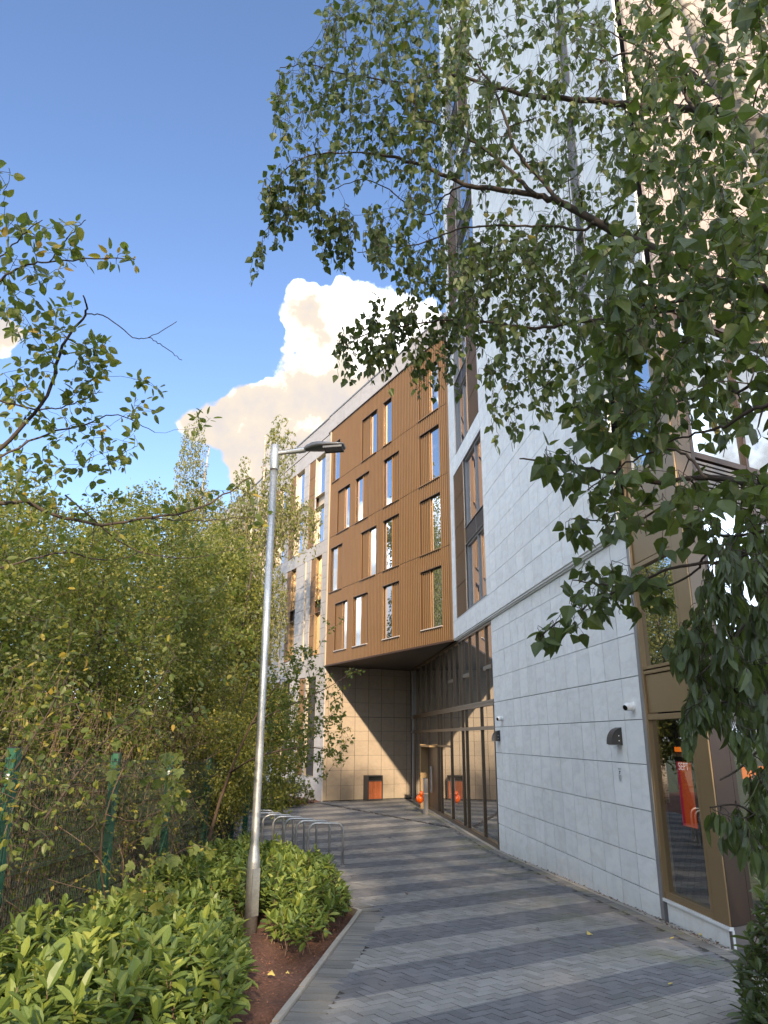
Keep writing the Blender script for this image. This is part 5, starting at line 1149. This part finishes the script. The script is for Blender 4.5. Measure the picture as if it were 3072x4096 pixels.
piece('plate', M_WHITE, sg, P1.M(.965, 1.095, -.62, -.41, .001, .005))
def text(body, parent, fac, s, z, size, d, mat, name='lettering', rev=False):
    cu = bpy.data.curves.new(name, 'FONT'); cu.body = body; cu.size = size; cu.align_x = 'CENTER'; cu.align_y = 'CENTER'; cu.extrude = .0004; cu.materials.append(mat)
    o = bpy.data.objects.new(name, cu); m = Matrix.Identity(4); c = fac.pt(s, z, d); ux = fac.u*(-1)
    if (ux.cross(Vector((0, 0, 1)))).dot(fac.w) < 0: ux = -ux
    for i in range(3): m[i][0] = ux[i]; m[i][1] = (0, 0, 1)[i]; m[i][2] = fac.w[i]; m[i][3] = c[i]
    link(o, parent, m); dg = bpy.context.evaluated_depsgraph_get(); me = bpy.data.meshes.new_from_object(o.evaluated_get(dg)); bpy.data.objects.remove(o, do_unlink=True)
    mo = mobj(name, me, parent, m); return mo
text('NOTICE', sg, P1, 1.03, -.432, .024, .006, M_BLK)
b = Batch(); u_ = P1
b.box(P1.M(1.005, 1.05, -.478, -.458, .005, .0065)); b.box(P1.M(1.035, 1.045, -.50, -.478, .005, .0066)); b.box(P1.M(1.02, 1.06, -.505, -.498, .005, .0067)); b.build('camera_symbol', M_BLK, sg)
b = Batch(); [b.box(P1.M(1.03-w_, 1.03+w_, z_, z_+.006, .005, .0065)) for z_, w_ in ((-.525, .045), (-.54, .05), (-.555, .048), (-.57, .05), (-.585, .04), (-.60, .03))]; b.build('small_print', M_BLK, sg)

# ---- fence
M_GREEN = simple('green_powder_coat', (0.015, 0.085, 0.050), 0.42, 0.0, 0.15, 6.0); M_WIRE = simple('dark_green_wire', (0.010, 0.035, 0.022), 0.5)
fn = thing('mesh_fence', 'green steel mesh fence on tall square posts overgrown with stems, left of the hedge', 'fence', (-3.35, 9.7, gz(9.7)))
FY = [1.6, 4.3, 7.0, 9.7, 12.2, 14.9, 17.6]; FX = -3.35
for y in FY:
    z = gz(y); piece('post', M_GREEN, fn, Matrix.Translation((FX, y, z+.95)) @ Matrix.Diagonal((.09, .11, 2.1, 1)))
    piece('post_cap', M_BLK, fn, Matrix.Translation((FX, y, z+2.006)) @ Matrix.Diagonal((.096, .116, .012, 1)))
piece('post', M_GREEN, fn, Matrix.Translation((FX+.12, 18.6, gz(18.6)+1.0)) @ Matrix.Diagonal((.12, .12, 2.3, 1)))
for y0, y1 in zip(FY[:-1], FY[1:]):
    B = Batch(); n = int((y1-y0-.1)/.05)
    hs_ = [.05, .25, .30, .5, .75, .95, 1.0, 1.25, 1.5, 1.70, 1.75, 1.92]; vb = {.25: .03, .30: .0, .95: .03, 1.70: .03}
    for i in range(n+1):
        y = y0+.06+i*.05; z = gz(y); px_ = FX+.055
        tubes(B, [(px_, y, z+.03), (px_, y, z+.24), (px_+.035, y, z+.28), (px_, y, z+.32), (px_, y, z+.93), (px_+.035, y, z+.97), (px_, y, z+1.01), (px_, y, z+1.68), (px_+.035, y, z+1.72), (px_, y, z+1.76), (px_, y, z+1.93)], .0026, 3)
    for h_ in (.05, .24, .28, .32, .5, .72, .93, .97, 1.01, 1.2, 1.4, 1.68, 1.72, 1.76, 1.90):
        dx = .035 if h_ in (.28, .97, 1.72) else 0; tubes(B, [(FX+.058+dx, y0+.05, gz(y0)+h_), (FX+.058+dx, y1-.05, gz(y1)+h_)], .0028, 3)
    B.build('wire_panel', M_WIRE, fn, 'stuff')
tg = thing('post_label', 'tiny white tag fixed near the top of the leftmost green fence post', 'tag', (FX+.04, 6.94, gz(7)+1.75)); piece('tag_plate', M_WHITE, tg, Matrix.Translation((FX+.0, 6.942, gz(7)+1.75)) @ Matrix.Diagonal((.035, .004, .06, 1)))
tg = thing('post_label', 'tiny white tag fixed near the top of the third green fence post', 'tag', (FX, 12.14, gz(12)+1.75)); piece('tag_plate', M_WHITE, tg, Matrix.Translation((FX, 12.142, gz(12)+1.75)) @ Matrix.Diagonal((.035, .004, .06, 1)))

# ---- inside the bay: hanging banner and wall graphic
def glow_print(name, base, e):  # small emission stands in for room lighting on the prints
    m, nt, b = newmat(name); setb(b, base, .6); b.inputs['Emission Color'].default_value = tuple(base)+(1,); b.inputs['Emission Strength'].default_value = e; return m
M_RED = glow_print('red_banner_print', (0.45, 0.02, 0.06), .12); M_ORG = glow_print('orange_print', (0.80, 0.17, 0.01), .3); M_ORG2 = glow_print('orange_red_banner_print', (0.50, 0.075, 0.015), .15)
M_LETTER = glow_print('white_banner_lettering', (0.7, 0.68, 0.66), .25)
bn = thing('hanging_banner', 'red and orange banner with white lettering hanging inside the lower bay window', 'banner', tuple(P1.pt(-.45, -1.05, -.13)))
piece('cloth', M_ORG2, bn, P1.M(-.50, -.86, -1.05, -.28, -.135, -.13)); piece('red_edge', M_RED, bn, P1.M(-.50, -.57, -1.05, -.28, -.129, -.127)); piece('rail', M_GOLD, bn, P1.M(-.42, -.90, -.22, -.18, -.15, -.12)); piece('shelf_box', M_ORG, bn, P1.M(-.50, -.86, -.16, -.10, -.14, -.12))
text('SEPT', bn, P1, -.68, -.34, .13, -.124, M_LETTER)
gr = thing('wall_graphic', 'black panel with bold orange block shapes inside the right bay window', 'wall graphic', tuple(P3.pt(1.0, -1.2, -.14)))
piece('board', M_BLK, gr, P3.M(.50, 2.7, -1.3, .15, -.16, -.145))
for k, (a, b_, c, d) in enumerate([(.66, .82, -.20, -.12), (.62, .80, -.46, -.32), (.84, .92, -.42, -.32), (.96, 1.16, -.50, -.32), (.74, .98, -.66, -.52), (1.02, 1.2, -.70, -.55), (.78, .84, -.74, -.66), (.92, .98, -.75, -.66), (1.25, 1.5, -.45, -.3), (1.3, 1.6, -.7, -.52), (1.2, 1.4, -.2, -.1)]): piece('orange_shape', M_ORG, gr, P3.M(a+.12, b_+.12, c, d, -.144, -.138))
piece('shelf_edge', M_GOLD, gr, P3.M(.6, 2.5, -.255, -.24, -.14, -.12)); piece('shelf_edge', M_GOLD, gr, P3.M(.7, 2.5, -.80, -.79, -.14, -.12))

# ---- fallen leaves lying on the paving and the mulch
FLV = [(2365, 3742, .085, 'largest yellow fallen leaf on the paving, right of the middle'), (2680, 3755, .05, 'pale fallen leaf on a dark stripe near the bay plinth'), (2150, 3718, .06, 'curled grey brown leaf on a pale stripe'), (2673, 3938, .05, 'small yellow leaf near the bottom right of the paving'), (1634, 3578, .06, 'curled brown leaf on the paving right of the hedge end'), (1085, 3905, .08, 'orange yellow leaf on the red mulch below the lamp post'), (1150, 3898, .04, 'tiny orange leaf on the mulch near the kerb'), (1555, 3354, .08, 'brown leaf on the sunlit plaza paving'), (2795, 3742, .06, 'yellow leaf at the foot of the bay plinth')]
def gnd(x, y):
    r = ray(x, y); t = PZ/r.z; q = r*t
    if q.y < 18.9: t = (PZ+.0366*18.9)/(r.z+.0366*r.y); q = r*t
    return q
for i, (x, y, s_, lab) in enumerate(FLV):
    c = gnd(x, y); V, F = TPL['birch']; a = random.uniform(0, 6.28); d = np.array([[math.cos(a), math.sin(a), .05]]); D_, S__, U_ = frames(d, np.array([[.15, -.1, 1.0]]))
    W = np.array([c.x, c.y, c.z+.012]) + s_*(V[:, :1]*D_ + V[:, 1:2]*1.2*S__ - 2.2*V[:, 2:3]*U_)
    o = mobj('fallen_leaf', np_mesh('fallen_leaf', W, F, M_YLEAF if 'brown' not in lab else M_TWIG)); tag(o, lab, 'fallen leaf', 'fallen leaves on the ground')
# debris along the wall foot
B = Batch()
P = []; D = []
for q in range(260):
    s_ = random.choice([random.uniform(-1.6, .2), random.uniform(-.2, 8.4), random.uniform(0, 5)]); p_ = P1.pt(s_, 0, random.uniform(.01, .07) if s_ > 0 else random.uniform(0, .13)); P.append((p_.x, p_.y, gz(p_.y)+random.uniform(.0, .012))); D.append((random.uniform(-1, 1), random.uniform(-1, 1), random.uniform(0, .5)))
emit_leaves(None, np.array(P), np.array(D), np.tile([0, 0, 1.0], (len(P), 1))+rng.normal(size=(len(P), 3))*.4, rng.uniform(.015, .04, len(P)), 'oval', M_TWIG, 0, stuff_name='leaf_litter')
tag(bpy.data.objects['leaf_litter'], 'brown leaf litter and crumbs along the foot of the stone wall', 'leaf litter')
P = []; D = []
for q in range(1400):
    y = random.uniform(5.5, 12); x = random.uniform(-1.5, -.35); k = -.81+(y-6.45)*.1106
    if x > k-.04: continue
    P.append((x, y, soil_z(x, y)+.0)); D.append((random.uniform(-1, 1), random.uniform(-1, 1), random.uniform(-.1, .3)))
emit_leaves(None, np.array(P), np.array(D), np.tile([0, 0, 1.0], (len(P), 1))+rng.normal(size=(len(P), 3))*.4, rng.uniform(.012, .035, len(P)), 'quad', simple('bark_chips', (0.19, 0.085, 0.05), .9), 0, stuff_name='bark_mulch')
tag(bpy.data.objects['bark_mulch'], 'red brown bark chips over the planting bed beside the kerb', 'mulch')
